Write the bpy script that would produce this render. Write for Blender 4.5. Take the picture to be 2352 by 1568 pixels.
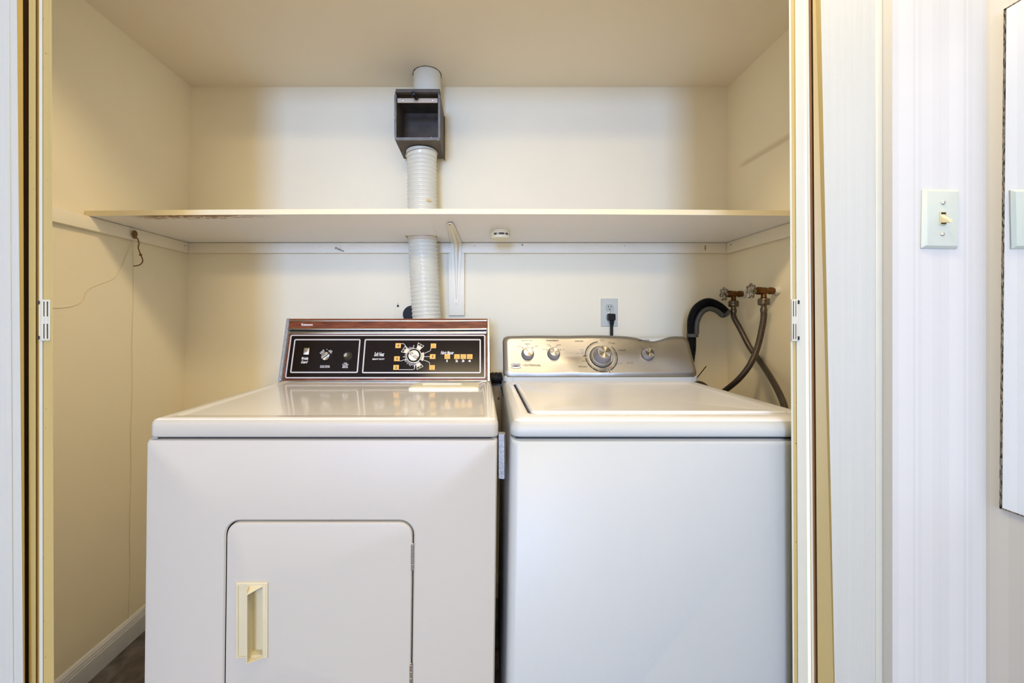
import bpy, bmesh, math, random
from mathutils import Vector, Matrix, noise as mnoise

random.seed(4)
for o in list(bpy.data.objects):
    bpy.data.objects.remove(o, do_unlink=True)
S = bpy.context.scene
COL = S.collection
E = 1.12                      # eye height

# ------------------------------------------------------------------ camera
cd = bpy.data.cameras.new('camera')
cam = bpy.data.objects.new('camera', cd); COL.objects.link(cam)
cam.location = (0, 0, E); cam.rotation_euler = (math.pi/2, 0, 0)
cd.sensor_width = 36; cd.lens = 912/2352*36
cd.shift_x = 72/2352; cd.shift_y = -46/2352
cd.clip_start = .02
S.camera = cam

# ------------------------------------------------------------------ world, light, exposure
w = bpy.data.worlds.new('world'); S.world = w; w.use_nodes = True
w.node_tree.nodes['Background'].inputs[0].default_value = (.9, .95, 1, 1)
w.node_tree.nodes['Background'].inputs[1].default_value = .3
S.view_settings.view_transform = 'Standard'; S.view_settings.look = 'None'
S.view_settings.gamma = 1; S.view_settings.use_curve_mapping = False
S.view_settings.exposure = 0.03

def area(name, loc, rot, sx, sy, power, color):
    l = bpy.data.lights.new(name, 'AREA'); l.shape = 'RECTANGLE'; l.size = sx; l.size_y = sy
    l.energy = power; l.color = color
    o = bpy.data.objects.new(name, l); COL.objects.link(o)
    o.location = loc; o.rotation_euler = rot
    return o
# daylight through the window at the far end of the room behind the camera
area('window_daylight', (-.93, -5.93, 1.55), (math.pi/2, 0, 0), 1.2, 1.3, 335, (.26, .46, 1.0))
# warm ceiling lamp of the hallway
pl = bpy.data.lights.new('hall_lamp', 'POINT'); pl.energy = 41; pl.color = (1, .80, .53); pl.shadow_soft_size = .11
plo = bpy.data.objects.new('hall_lamp', pl); COL.objects.link(plo); plo.location = (.22, .42, E+1.24)
# unseen warm panel added as ambient fill, further back in the hallway
area('hall_fill_panel', (-.1, -2.9, 2.64), (0, 0, 0), 1.3, 1.3, 148, (1, .80, .46))

# ------------------------------------------------------------------ helpers
def P(px, py, D):
    return Vector(((px-1104)*D/912, D, E-(py-738)*D/912))

class B:
    def __init__(s): s.v = []; s.f = []; s.m = []
    def add(s, vs, fs, m=0):
        k = len(s.v); s.v += [Vector(v) for v in vs]
        s.f += [[i+k for i in f] for f in fs]; s.m += [m]*len(fs); return s
    def loft(s, rings, m=0, c0=True, c1=True, closed=True, ms=None):
        n = len(rings[0]); vs = [p for r in rings for p in r]; fs = []; mm = []
        for a in range(len(rings)-1):
            for i in range(n if closed else n-1):
                j = (i+1) % n
                fs.append([a*n+i, a*n+j, (a+1)*n+j, (a+1)*n+i]); mm.append(ms[a] if ms else m)
        if c0: fs.append(list(range(n))[::-1]); mm.append(ms[0] if ms else m)
        if c1: fs.append([(len(rings)-1)*n+i for i in range(n)]); mm.append(ms[-1] if ms else m)
        k = len(s.v); s.v += [Vector(v) for v in vs]
        s.f += [[i+k for i in f] for f in fs]; s.m += mm; return s
    def box(s, x0, x1, y0, y1, z0, z1, b=0, m=0):
        if x1 < x0: x0, x1 = x1, x0
        if y1 < y0: y0, y1 = y1, y0
        if z1 < z0: z0, z1 = z1, z0
        if b <= 0:
            return s.add([(x0,y0,z0),(x1,y0,z0),(x1,y1,z0),(x0,y1,z0),(x0,y0,z1),(x1,y0,z1),(x1,y1,z1),(x0,y1,z1)],
                  [(3,2,1,0),(4,5,6,7),(0,1,5,4),(1,2,6,5),(2,3,7,6),(3,0,4,7)], m)
        b = min(b, (x1-x0)*.49, (y1-y0)*.49, (z1-z0)*.49)
        q = b*.293
        R = lambda i, z: rr(x0+i, x1-i, y0+i, y1-i, max(b-i, b*.3), z, 3)
        return s.loft([R(b, z0), R(q, z0+q), R(0, z0+b), R(0, z1-b), R(q, z1-q), R(b, z1)], m)
    def prism(s, poly, z0, z1, m=0):
        return s.loft([[(x, y, z0) for x, y in poly], [(x, y, z1) for x, y in poly]], m)
    def lathe(s, prof, n=32, m=0, c0=True, c1=True, ms=None):
        return s.loft([[(r*math.cos(2*math.pi*i/n), r*math.sin(2*math.pi*i/n), z) for i in range(n)] for r, z in prof], m, c0, c1, ms=ms)
    def tube(s, pts, r, n=12, m=0, caps=True, flat=None):
        pts = [Vector(p) for p in pts]; rings = []
        t0 = (pts[1]-pts[0]).normalized()
        u = t0.orthogonal().normalized()
        for i, p in enumerate(pts):
            t = (pts[min(i+1, len(pts)-1)]-pts[max(i-1, 0)]).normalized()
            u = (u-t*u.dot(t)).normalized(); v = t.cross(u)
            rad = r(i) if callable(r) else r
            rings.append([p+rad*(math.cos(2*math.pi*k/n)*u+math.sin(2*math.pi*k/n)*v) for k in range(n)])
        return s.loft(rings, m, caps, caps)
    def xf(s, M):
        s.v = [M @ v for v in s.v]; return s
    def map(s, fn):
        s.v = [Vector(fn(v)) for v in s.v]; return s
    def join(s, o, m=None):
        k = len(s.v); s.v += o.v; s.f += [[i+k for i in f] for f in o.f]
        s.m += (o.m if m is None else [m]*len(o.m)); return s
    def build(s, name, mats, parent=None, M=None, smooth=38, **props):
        mats = mats if isinstance(mats, (list, tuple)) else [mats]
        me = bpy.data.meshes.new(name)
        pw = WM.get(parent.name, Matrix()) if parent else Matrix()
        if M is None:
            if parent: L = Matrix(); off = pw.inverted()
            else:
                if s.v:
                    lo = Vector([min(v[i] for v in s.v) for i in range(3)]); hi = Vector([max(v[i] for v in s.v) for i in range(3)])
                    c = Vector(((lo.x+hi.x)/2, (lo.y+hi.y)/2, lo.z))
                L = Matrix.Translation(c); off = L.inverted()
        else:
            L = pw.inverted() @ M; off = Matrix()
        me.from_pydata([off @ v for v in s.v], [], s.f)
        bm = bmesh.new(); bm.from_mesh(me)
        bmesh.ops.remove_doubles(bm, verts=bm.verts, dist=1e-6)
        bmesh.ops.recalc_face_normals(bm, faces=bm.faces)
        bm.to_mesh(me); bm.free()
        if len(me.polygons) == len(s.m):
            me.polygons.foreach_set('material_index', s.m)
        else:
            # remove_doubles dropped degenerate faces: map by order kept
            pass
        for mt in mats: me.materials.append(mt)
        me.polygons.foreach_set('use_smooth', [True]*len(me.polygons))
        me.set_sharp_from_angle(angle=math.radians(smooth))
        return link(name, me, parent, L, pw @ L, **props)

WM = {}
def link(name, me, parent, L, Wd, **props):
    o = bpy.data.objects.new(name, me); COL.objects.link(o)
    if parent: o.parent = parent
    o.matrix_local = L if parent else Wd
    WM[o.name] = Wd.copy()
    for k, v in props.items(): o[k] = v
    return o

def thing(name, label, cat, loc, group=None):
    o = bpy.data.objects.new(name, None); COL.objects.link(o)
    o.location = loc; o.empty_display_size = .05
    WM[o.name] = Matrix.Translation(Vector(loc))
    o['label'] = label; o['category'] = cat
    if group: o['group'] = group
    return o

def rr(x0, x1, y0, y1, r, z, n=5, m=0):
    """rounded rectangle ring at height z; m extra points per straight side"""
    r = max(min(r, (x1-x0)*.499, (y1-y0)*.499), 1e-5); out = []
    cs = [(x1-r, y0+r, -90), (x1-r, y1-r, 0), (x0+r, y1-r, 90), (x0+r, y0+r, 180)]
    pts = []
    for cx, cy, a in cs:
        pts.append([(cx+r*math.cos(math.radians(a+90*i/n)), cy+r*math.sin(math.radians(a+90*i/n)), z) for i in range(n+1)])
    for k in range(4):
        out += pts[k]
        a = Vector(pts[k][-1]); b = Vector(pts[(k+1) % 4][0])
        for i in range(m):
            out.append(tuple(a.lerp(b, (i+1)/(m+1))))
    return out

def catmull(pts, k=10):
    pts = [Vector(p) for p in pts]; out = []
    q = [pts[0]*2-pts[1]]+pts+[pts[-1]*2-pts[-2]]
    for i in range(1, len(q)-2):
        a, b, c, d = q[i-1], q[i], q[i+1], q[i+2]
        for j in range(k):
            t = j/k
            out.append(.5*((2*b)+(c-a)*t+(2*a-5*b+4*c-d)*t*t+(3*b-a-3*c+d)*t**3))
    out.append(pts[-1]); return out

# facing frame: local x = world x, local y = up, local z = toward camera (-Y)
def FM(x, D, z, tilt=0, roll=0):
    return Matrix.Translation((x, D, z)) @ Matrix.Rotation(math.pi/2-tilt, 4, 'X') @ Matrix.Rotation(roll, 4, 'Z')

# ------------------------------------------------------------------ materials
def mat(name, col, rough=.5, metal=0, var=0, scale=6, bump=0, bscale=80, stretch=(1,1,1), coat=0, spec=.5, aniso=0):
    m = bpy.data.materials.new(name); m.use_nodes = True
    nt = m.node_tree; b = nt.nodes['Principled BSDF']
    b.inputs['Base Color'].default_value = (*col, 1); b.inputs['Roughness'].default_value = rough
    b.inputs['Metallic'].default_value = metal; b.inputs['Coat Weight'].default_value = coat
    b.inputs['Specular IOR Level'].default_value = spec
    if aniso: b.inputs['Anisotropic'].default_value = aniso
    if var or bump:
        g = nt.nodes.new('ShaderNodeNewGeometry'); mp = nt.nodes.new('ShaderNodeMapping')
        mp.inputs['Scale'].default_value = stretch
        nt.links.new(g.outputs['Position'], mp.inputs['Vector'])
    if var:
        n = nt.nodes.new('ShaderNodeTexNoise'); n.inputs['Scale'].default_value = scale; n.inputs['Detail'].default_value = 5
        nt.links.new(mp.outputs[0], n.inputs['Vector'])
        r = nt.nodes.new('ShaderNodeMapRange'); r.inputs['From Min'].default_value = .3; r.inputs['From Max'].default_value = .7
        r.inputs['To Min'].default_value = 1-var; r.inputs['To Max'].default_value = 1+var*.4
        nt.links.new(n.outputs[0], r.inputs['Value'])
        x = nt.nodes.new('ShaderNodeMix'); x.data_type = 'RGBA'; x.blend_type = 'MULTIPLY'; x.inputs['Factor'].default_value = 1
        x.inputs[6].default_value = (*col, 1)
        nt.links.new(r.outputs[0], x.inputs[7]); nt.links.new(x.outputs[2], b.inputs['Base Color'])
    if bump:
        n2 = nt.nodes.new('ShaderNodeTexNoise'); n2.inputs['Scale'].default_value = bscale; n2.inputs['Detail'].default_value = 4
        nt.links.new(mp.outputs[0], n2.inputs['Vector'])
        bp = nt.nodes.new('ShaderNodeBump'); bp.inputs['Strength'].default_value = bump; bp.inputs['Distance'].default_value = .002
        nt.links.new(n2.outputs[0], bp.inputs['Height']); nt.links.new(bp.outputs[0], b.inputs['Normal'])
    return m

WALL = (.94, .84, .58)
m_wall = mat('cream_wall_paint', WALL, .65, var=.03, scale=2.2, bump=.12, bscale=45)
m_ceil = mat('cream_ceiling_paint', (.90, .80, .60), .7, var=.03, scale=2, bump=.1, bscale=60)
m_trimw = mat('cream_trim_paint', (.93, .845, .63), .5, var=.03, scale=8, bump=.08, bscale=60)
m_yellow = mat('yellowed_gloss_paint', (.44, .335, .115), .38, var=.06, scale=14, stretch=(1,1,.15))
def chips(m, th=.735):
    nt = m.node_tree; b = nt.nodes['Principled BSDF']; src = b.inputs['Base Color'].links[0].from_socket
    g = nt.nodes.new('ShaderNodeNewGeometry'); n = nt.nodes.new('ShaderNodeTexNoise'); n.inputs['Scale'].default_value = 210; n.inputs['Detail'].default_value = 2
    nt.links.new(g.outputs['Position'], n.inputs['Vector'])
    r = nt.nodes.new('ShaderNodeMapRange'); r.inputs['From Min'].default_value = th; r.inputs['From Max'].default_value = th+.03; nt.links.new(n.outputs[0], r.inputs['Value'])
    x = nt.nodes.new('ShaderNodeMix'); x.data_type = 'RGBA'; nt.links.new(r.outputs[0], x.inputs['Factor']); nt.links.new(src, x.inputs[6]); x.inputs[7].default_value = (.10, .055, .02, 1)
    nt.links.new(x.outputs[2], b.inputs['Base Color'])
chips(m_yellow)
m_tan = mat('tan_aged_edge', (.36, .28, .105), .4, var=.05, scale=14, stretch=(1,1,.15))
m_yellowd = mat('yellow_brown_edge', (.36, .23, .065), .45, var=.06, scale=14)
m_brown = mat('bare_brown_wood_edge', (.30, .15, .055), .6, var=.2, scale=20, stretch=(3,3,.2))
m_white = mat('white_trim_paint', (.47, .48, .415), .42, var=.035, scale=26, stretch=(4,4,.06), bump=.25, bscale=60)
m_white2 = mat('white_door_paint', (.53, .53, .42), .4, var=.03, scale=10)
m_hall = mat('hall_paint', (.74, .69, .60), .7)
m_hallceil = mat('hall_ceiling_paint', (.75, .69, .58), .8)
m_enamel = mat('dryer_enamel_dimmed', (.46, .435, .36), .44, var=.012, scale=3, coat=0, spec=.45)  # white enamel darkened below the top's tone to offset strong light on the front
m_enamel2 = mat('washer_enamel_dimmed', (.435, .455, .42), .44, var=.01, scale=3, coat=0, spec=.45)  # darkened likewise, so the lit front does not outshine the closet
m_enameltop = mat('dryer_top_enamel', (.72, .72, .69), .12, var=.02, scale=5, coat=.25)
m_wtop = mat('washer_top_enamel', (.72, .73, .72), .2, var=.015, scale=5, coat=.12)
m_side = mat('grey_machine_side', (.36, .35, .34), .5, var=.1)
m_dark = mat('dark_gap', (.015, .014, .013), .8)
m_black = mat('black_plastic', (.012, .011, .010), .4, spec=.25)
m_blackpanel = mat('black_glass_panel', (.011, .007, .005), .14, spec=.14)
m_chrome = mat('chrome_trim', (.60, .58, .53), .2, metal=1)
m_silverprint = mat('silver_print', (.50, .475, .44), .45, metal=.2)
m_galv = mat('galvanised_steel', (.42, .42, .40), .45, metal=.8, var=.3, scale=220, bump=.2, bscale=300)
m_steelknob = mat('brushed_knob_cap', (.40, .37, .31), .3, metal=1, aniso=.9)
m_knobgrey = mat('grey_satin_knob', (.34, .33, .335), .4, metal=.6)
m_print = mat('dark_grey_print', (.035, .03, .025), .5)
m_printred = mat('red_print', (.5, .10, .04), .5)
m_printfade = mat('faded_print', (.13, .11, .08), .5)
m_wprint = mat('white_print', (.82, .80, .77), .45)
m_orange = mat('amber_button_print', (.80, .42, .07), .45, var=.05, scale=90)
m_oranged = mat('dark_amber_print', (.55, .24, .02), .5)
m_maroon = mat('maroon_print', (.10, .02, .012), .5)
m_beigedial = mat('beige_dial_print', (.66, .60, .46), .5)
m_cream = mat('yellowed_cream_plastic', (.56, .50, .315), .35, var=.03, scale=20)
m_lint = mat('pale_lint_lid_plastic', (.83, .80, .60), .3)
m_hose = mat('white_vinyl_hose', (.74, .71, .55), .2, var=.03, scale=12)
m_boxgrey = mat('dusty_grey_plastic', (.14, .118, .09), .65, spec=.25, var=.25, scale=25, bump=.15, bscale=120)
m_boxdark = mat('dark_box_inside', (.13, .10, .07), .6, spec=.15, var=.3, scale=18)
m_boxstrip = mat('dusty_pale_strip', (.60, .50, .36), .6, var=.1, scale=40)
m_boxlip = mat('dusty_grey_lip', (.21, .20, .185), .6, var=.25, scale=40)
m_steel = mat('steel_screw', (.6, .58, .55), .3, metal=1)
m_brass = mat('aged_brass', (.17, .078, .024), .38, metal=.9, var=.45, scale=60)
m_wheel = mat('dull_nickel', (.36, .32, .26), .3, metal=1, var=.3, scale=60)
m_couple = mat('dark_nickel', (.19, .155, .11), .36, metal=1, var=.3, scale=70)
m_plaster = mat('broken_plaster', (.72, .70, .62), .8, var=.3, scale=70, bump=.6, bscale=150)
m_plate = mat('pale_ivory_plastic', (.48, .52, .42), .3)
m_plategrey = mat('grey_white_plastic', (.60, .60, .49), .35)
m_slot = mat('slot_black', (.01, .01, .01), .7)
m_ivory = mat('ivory_plastic', (.60, .55, .33), .35)
m_guide = mat('grey_hose_guide', (.085, .085, .07), .42, spec=.3)
m_rubber = mat('black_rubber', (.011, .010, .009), .5, spec=.2)
m_cord = mat('brown_cord', (.26, .13, .045), .8, var=.3, scale=200)
m_cordp = mat('pale_string', (.82, .73, .50), .8)
m_alarm = mat('cream_alarm_plastic', (.84, .75, .48), .4)
m_mirror = mat('mirror_silver', (.93, .95, .95), .02, metal=1)
m_shelf = mat('shelf_underside', (.95, .92, .88), .5)
m_wprint2 = mat('badge_silver', (.75, .74, .70), .3, metal=.6)

# shelf underside: brown water stain along the front left edge
def stain(m):
    nt = m.node_tree; b = nt.nodes['Principled BSDF']
    g = nt.nodes.new('ShaderNodeNewGeometry'); sep = nt.nodes.new('ShaderNodeSeparateXYZ'); nt.links.new(g.outputs['Position'], sep.inputs[0])
    def rng(sock, a, bb, inv=False):
        r = nt.nodes.new('ShaderNodeMapRange'); r.inputs['From Min'].default_value = a; r.inputs['From Max'].default_value = bb
        if inv: r.inputs['To Min'].default_value = 1; r.inputs['To Max'].default_value = 0
        nt.links.new(sock, r.inputs['Value']); return r.outputs[0]
    def mul(a, bb):
        n = nt.nodes.new('ShaderNodeMath'); n.operation = 'MULTIPLY'; nt.links.new(a, n.inputs[0]); nt.links.new(bb, n.inputs[1]); return n.outputs[0]
    mp = nt.nodes.new('ShaderNodeMapping'); mp.inputs['Scale'].default_value = (1, 2.6, 1); nt.links.new(g.outputs['Position'], mp.inputs[0])
    n = nt.nodes.new('ShaderNodeTexNoise'); n.inputs['Scale'].default_value = 34; n.inputs['Detail'].default_value = 6; n.inputs['Distortion'].default_value = 1.2
    nt.links.new(mp.outputs[0], n.inputs['Vector'])
    near = rng(sep.outputs['Y'], 1.202, 1.255, True)
    a = mul(rng(sep.outputs['X'], -1.08, -1.0), rng(sep.outputs['X'], -.80, -.62, True))
    add = nt.nodes.new('ShaderNodeMath'); add.operation = 'MULTIPLY_ADD'; nt.links.new(near, add.inputs[0]); add.inputs[1].default_value = .30; nt.links.new(n.outputs[0], add.inputs[2])
    k = mul(mul(rng(add.outputs[0], .60, .70), a), rng(near, 0, .2))
    x = nt.nodes.new('ShaderNodeMix'); x.data_type = 'RGBA'; nt.links.new(k, x.inputs['Factor'])
    x.inputs[6].default_value = (.95, .92, .88, 1); x.inputs[7].default_value = (.36, .20, .09, 1)
    nt.links.new(x.outputs[2], b.inputs['Base Color'])
stain(m_shelf)

def wood(name):
    m = mat(name, (.2, .05, .02), .35, coat=.05, spec=.25); nt = m.node_tree; b = nt.nodes['Principled BSDF']
    g = nt.nodes.new('ShaderNodeNewGeometry'); mp = nt.nodes.new('ShaderNodeMapping'); mp.inputs['Scale'].default_value = (.12, 1, 1)
    n = nt.nodes.new('ShaderNodeTexNoise'); n.inputs['Scale'].default_value = 130; n.inputs['Detail'].default_value = 6; n.inputs['Distortion'].default_value = .6
    r = nt.nodes.new('ShaderNodeValToRGB'); r.color_ramp.elements[0].position = .3; r.color_ramp.elements[1].position = .72
    r.color_ramp.elements[0].color = (.060, .014, .006, 1); r.color_ramp.elements[1].color = (.235, .068, .025, 1)
    nt.links.new(g.outputs['Position'], mp.inputs[0]); nt.links.new(mp.outputs[0], n.inputs['Vector'])
    nt.links.new(n.outputs[0], r.inputs[0]); nt.links.new(r.outputs[0], b.inputs['Base Color']); return m
m_wood = wood('walnut_print_laminate')

def floor_mat():
    m = mat('marbled_dark_vinyl', (.1, .09, .08), .4); nt = m.node_tree; b = nt.nodes['Principled BSDF']
    g = nt.nodes.new('ShaderNodeNewGeometry')
    n = nt.nodes.new('ShaderNodeTexNoise'); n.inputs['Scale'].default_value = 9; n.inputs['Detail'].default_value = 7; n.inputs['Distortion'].default_value = 1.5
    r = nt.nodes.new('ShaderNodeValToRGB'); r.color_ramp.elements[0].position = .35; r.color_ramp.elements[1].position = .68
    r.color_ramp.elements[0].color = (.085, .072, .062, 1); r.color_ramp.elements[1].color = (.25, .22, .20, 1)
    nt.links.new(g.outputs['Position'], n.inputs['Vector']); nt.links.new(n.outputs[0], r.inputs[0]); nt.links.new(r.outputs[0], b.inputs['Base Color']); return m
m_floor = floor_mat()

def paper(name, axis, off):
    """striped white wallpaper: bands of slightly different white, fine embossing"""
    m = mat(name, (.86, .85, .85), .5); nt = m.node_tree; b = nt.nodes['Principled BSDF']
    g = nt.nodes.new('ShaderNodeNewGeometry'); sep = nt.nodes.new('ShaderNodeSeparateXYZ'); nt.links.new(g.outputs['Position'], sep.inputs[0])
    a = nt.nodes.new('ShaderNodeMath'); a.operation = 'MULTIPLY_ADD'; a.inputs[1].default_value = 1/.098; a.inputs[2].default_value = off
    nt.links.new(sep.outputs[axis], a.inputs[0])
    f = nt.nodes.new('ShaderNodeMath'); f.operation = 'FRACT'; nt.links.new(a.outputs[0], f.inputs[0])
    r = nt.nodes.new('ShaderNodeValToRGB'); r.color_ramp.interpolation = 'CONSTANT'
    st = [(0, .83), (.08, .90), (.26, .93), (.28, .84), (.42, .80), (.46, .84), (.62, .94), (.78, .92), (.90, .80), (.96, .95)]
    cr = r.color_ramp
    while len(cr.elements) < len(st): cr.elements.new(.5)
    for e, (p, v) in zip(cr.elements, st): e.position = p; v = .87+(v-.87)*.5; e.color = (v*.595, v*.595, v*.54, 1)
    nt.links.new(f.outputs[0], r.inputs[0]); nt.links.new(r.outputs[0], b.inputs['Base Color'])
    n = nt.nodes.new('ShaderNodeTexNoise'); n.inputs['Scale'].default_value = 260; n.inputs['Detail'].default_value = 3
    nt.links.new(g.outputs['Position'], n.inputs['Vector'])
    bp = nt.nodes.new('ShaderNodeBump'); bp.inputs['Strength'].default_value = .12; bp.inputs['Distance'].default_value = .001
    nt.links.new(n.outputs[0], bp.inputs['Height']); nt.links.new(bp.outputs[0], b.inputs['Normal'])
    return m
m_paper = paper('striped_wallpaper', 'X', .35)
m_paperR = paper('striped_wallpaper_side', 'Y', .1)

def steel_fascia():
    m = mat('brushed_stainless_fascia', (.41, .39, .34), .44, metal=1, aniso=.4); nt = m.node_tree; b = nt.nodes['Principled BSDF']
    g = nt.nodes.new('ShaderNodeNewGeometry'); mp = nt.nodes.new('ShaderNodeMapping'); mp.inputs['Scale'].default_value = (2, 400, 400)
    n = nt.nodes.new('ShaderNodeTexNoise'); n.inputs['Scale'].default_value = 4; n.inputs['Detail'].default_value = 3
    nt.links.new(g.outputs['Position'], mp.inputs[0]); nt.links.new(mp.outputs[0], n.inputs['Vector'])
    bp = nt.nodes.new('ShaderNodeBump'); bp.inputs['Strength'].default_value = .06; bp.inputs['Distance'].default_value = .0006
    nt.links.new(n.outputs[0], bp.inputs['Height']); nt.links.new(bp.outputs[0], b.inputs['Normal']); return m
m_stainless = steel_fascia()

def braid():
    m = mat('braided_steel_hose', (.26, .22, .175), .42, metal=.75); nt = m.node_tree; b = nt.nodes['Principled BSDF']
    g = nt.nodes.new('ShaderNodeNewGeometry')
    v = nt.nodes.new('ShaderNodeTexVoronoi'); v.inputs['Scale'].default_value = 480
    nt.links.new(g.outputs['Position'], v.inputs['Vector'])
    r = nt.nodes.new('ShaderNodeValToRGB'); r.color_ramp.elements[0].color = (.17, .135, .10, 1); r.color_ramp.elements[1].color = (.045, .033, .024, 1)
    nt.links.new(v.outputs['Distance'], r.inputs[0]); nt.links.new(r.outputs[0], b.inputs['Base Color'])
    bp = nt.nodes.new('ShaderNodeBump'); bp.inputs['Strength'].default_value = .5; bp.inputs['Distance'].default_value = .0006; bp.invert = True
    nt.links.new(v.outputs['Distance'], bp.inputs['Height']); nt.links.new(bp.outputs[0], b.inputs['Normal']); return m
m_braid = braid()

def worn_edge():
    m = mat('worn_mirror_edge', (.5, .5, .5), .1, metal=1); nt = m.node_tree; b = nt.nodes['Principled BSDF']
    g = nt.nodes.new('ShaderNodeNewGeometry'); mp = nt.nodes.new('ShaderNodeMapping'); mp.inputs['Scale'].default_value = (1, 3, .5)
    n = nt.nodes.new('ShaderNodeTexNoise'); n.inputs['Scale'].default_value = 190; n.inputs['Detail'].default_value = 5
    nt.links.new(g.outputs['Position'], mp.inputs[0]); nt.links.new(mp.outputs[0], n.inputs['Vector'])
    r = nt.nodes.new('ShaderNodeValToRGB'); r.color_ramp.elements[0].position = .42; r.color_ramp.elements[1].position = .56
    r.color_ramp.elements[0].color = (.05, .04, .03, 1); r.color_ramp.elements[1].color = (.34, .29, .21, 1)
    nt.links.new(n.outputs[0], r.inputs[0]); nt.links.new(r.outputs[0], b.inputs['Base Color']); return m
m_worn = worn_edge()

# ------------------------------------------------------------------ structure
def struct(b, name, mats, parent=None, **k):
    o = b.build(name, mats, parent, **k); o['kind'] = 'structure'; return o

ZC = E+.959                 # closet ceiling
DB = 1.625                  # closet back wall
HC = 2.66                   # hall ceiling
def leftx(z): return -1.232+.0231*z

struct(B().box(-2.2, 1.2, -6.05, DB+.05, -.05, 0), 'floor', m_floor)
struct(B().box(-1.26, 1.08, DB, DB+.05, 0, ZC+.03), 'wall_back', m_wall)
b = B().box(-.05, 0, .80, DB, 0, ZC+.03).map(lambda v: (v.x+leftx(v.z), v.y, v.z)); struct(b, 'wall_left', m_wall)
m_wallr = mat('cream_wall_paint_stained', WALL, .65, bump=.12, bscale=45)
def smudge(m):
    nt = m.node_tree; b = nt.nodes['Principled BSDF']
    g = nt.nodes.new('ShaderNodeNewGeometry'); sep = nt.nodes.new('ShaderNodeSeparateXYZ'); nt.links.new(g.outputs['Position'], sep.inputs[0])
    def rng(sock, a, bb, o0=0, o1=1):
        r = nt.nodes.new('ShaderNodeMapRange'); r.interpolation_type = 'SMOOTHSTEP'
        for k, v in zip(('From Min', 'From Max', 'To Min', 'To Max'), (a, bb, o0, o1)): r.inputs[k].default_value = v
        nt.links.new(sock, r.inputs['Value']); return r.outputs[0]
    def mul(a, c):
        n = nt.nodes.new('ShaderNodeMath'); n.operation = 'MULTIPLY'; nt.links.new(a, n.inputs[0]); nt.links.new(c, n.inputs[1]); return n.outputs[0]
    band = mul(rng(sep.outputs['Z'], E+.590, E+.602), rng(sep.outputs['Z'], E+.604, E+.625, 1, 0))
    k = mul(mul(band, rng(sep.outputs['Y'], 1.575, 1.50)), rng(sep.outputs['Y'], 1.15, 1.25))
    x = nt.nodes.new('ShaderNodeMix'); x.data_type = 'RGBA'
    n = nt.nodes.new('ShaderNodeMath'); n.operation = 'MULTIPLY'; n.inputs[1].default_value = .55; nt.links.new(k, n.inputs[0]); nt.links.new(n.outputs[0], x.inputs['Factor'])
    x.inputs[6].default_value = (*WALL, 1); x.inputs[7].default_value = (.60, .47, .27, 1)
    nt.links.new(x.outputs[2], b.inputs['Base Color'])
smudge(m_wallr)
struct(B().box(1.011, 1.06, .83, DB, 0, ZC+.03), 'wall_right', m_wallr)
struct(B().box(-1.26, 1.06, .80, DB, ZC, ZC+.04), 'ceiling_closet', m_ceil)
# front wall of the closet: stubs and header
struct(B().box(-1.30, -.955, .802, .826, 0, HC), 'wall_front_left', m_hall)
struct(B().box(-2.2, -1.0, .795, .802, 0, HC), 'wall_hall_left_front', m_hall)
struct(B().box(.70, .812, .802, .826, 0, HC), 'wall_front_right', m_hall)
struct(B().box(-.955, .70, .795, .826, E+.90, HC), 'wall_front_header', m_hall)
struct(B().box(.7985, 1.03, .77, .80, 0, HC), 'wall_switch_side', m_paper)
struct(B().box(.98, 1.03, -6.05, .77, 0, HC), 'wall_hall_right', m_paperR)
struct(B().box(-2.25, -2.2, -6.05, .80, 0, HC), 'wall_hall_left', m_hall)
wr = B()
wr.box(-2.2, -1.58, -6.05, -6, 0, HC).box(-.28, .98, -6.05, -6, 0, HC).box(-1.58, -.28, -6.05, -6, 0, .85).box(-1.58, -.28, -6.05, -6, 2.25, HC)
struct(wr, 'wall_rear', m_hall)
wf = B()
for x0, x1, z0, z1 in ((-1.60, -1.54, .83, 2.27), (-.32, -.26, .83, 2.27), (-1.54, -.32, .83, .89), (-1.54, -.32, 2.21, 2.27)):
    wf.box(x0, x1, -6.0, -5.97, z0, z1, .004)
struct(wf, 'window_1', m_white2)
struct(B().box(-2.25, 1.03, -6.05, .80, HC, HC+.05), 'ceiling', m_hallceil)

# casings: white face, yellowed inner edge. left one leans a little, right one leans more
def casing(name, pts_front, pts_back, out, mats):
    # pts: (inner_top_x, inner_bottom_x) front/back, out: outer x top/bottom
    zt, zb = E+.90+.06, 0
    (ft, fb), (kt, kb) = pts_front, pts_back
    d0, d1 = .79, .802
    b = B()
    b.add([(fb, d0, zb), (ft, d0, zt), (out[0], d0, zt), (out[1], d0, zb), (kb, d1, zb), (kt, d1, zt), (out[0], d1, zt), (out[1], d1, zb)],
          [(0,1,2,3)], 0)
    b.add(b.v[:8], [(0,4,5,1)], 1)
    b.add(b.v[:8], [(4,7,6,5),(1,5,6,2),(0,3,7,4),(3,2,6,7)], 0)
    return struct(b, name, mats, smooth=20)
def leanx(pt, pb, D, z):        # x of an edge seen at pt (row 0) and pb (row 1568)
    row = 738-(z-E)*912/D
    return (pt+(pb-pt)*row/1568-1104)*D/912
def cas_pts(pt, pb, D, zt=E+.89, zb=0): return leanx(pt, pb, D, zt), leanx(pt, pb, D, zb)
casing('trim_1', cas_pts(38, 53, .79), cas_pts(52.5, 58, .802), (-1.01, -1.0), [m_white, m_yellow])
cb = B().box(-1.012, -.955, .7915, .795, 0, HC, 0)
bx = B()      # flat outer bead of the left casing
zt = E+.89
a0, a1 = cas_pts(21, 30, .7885)
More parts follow.
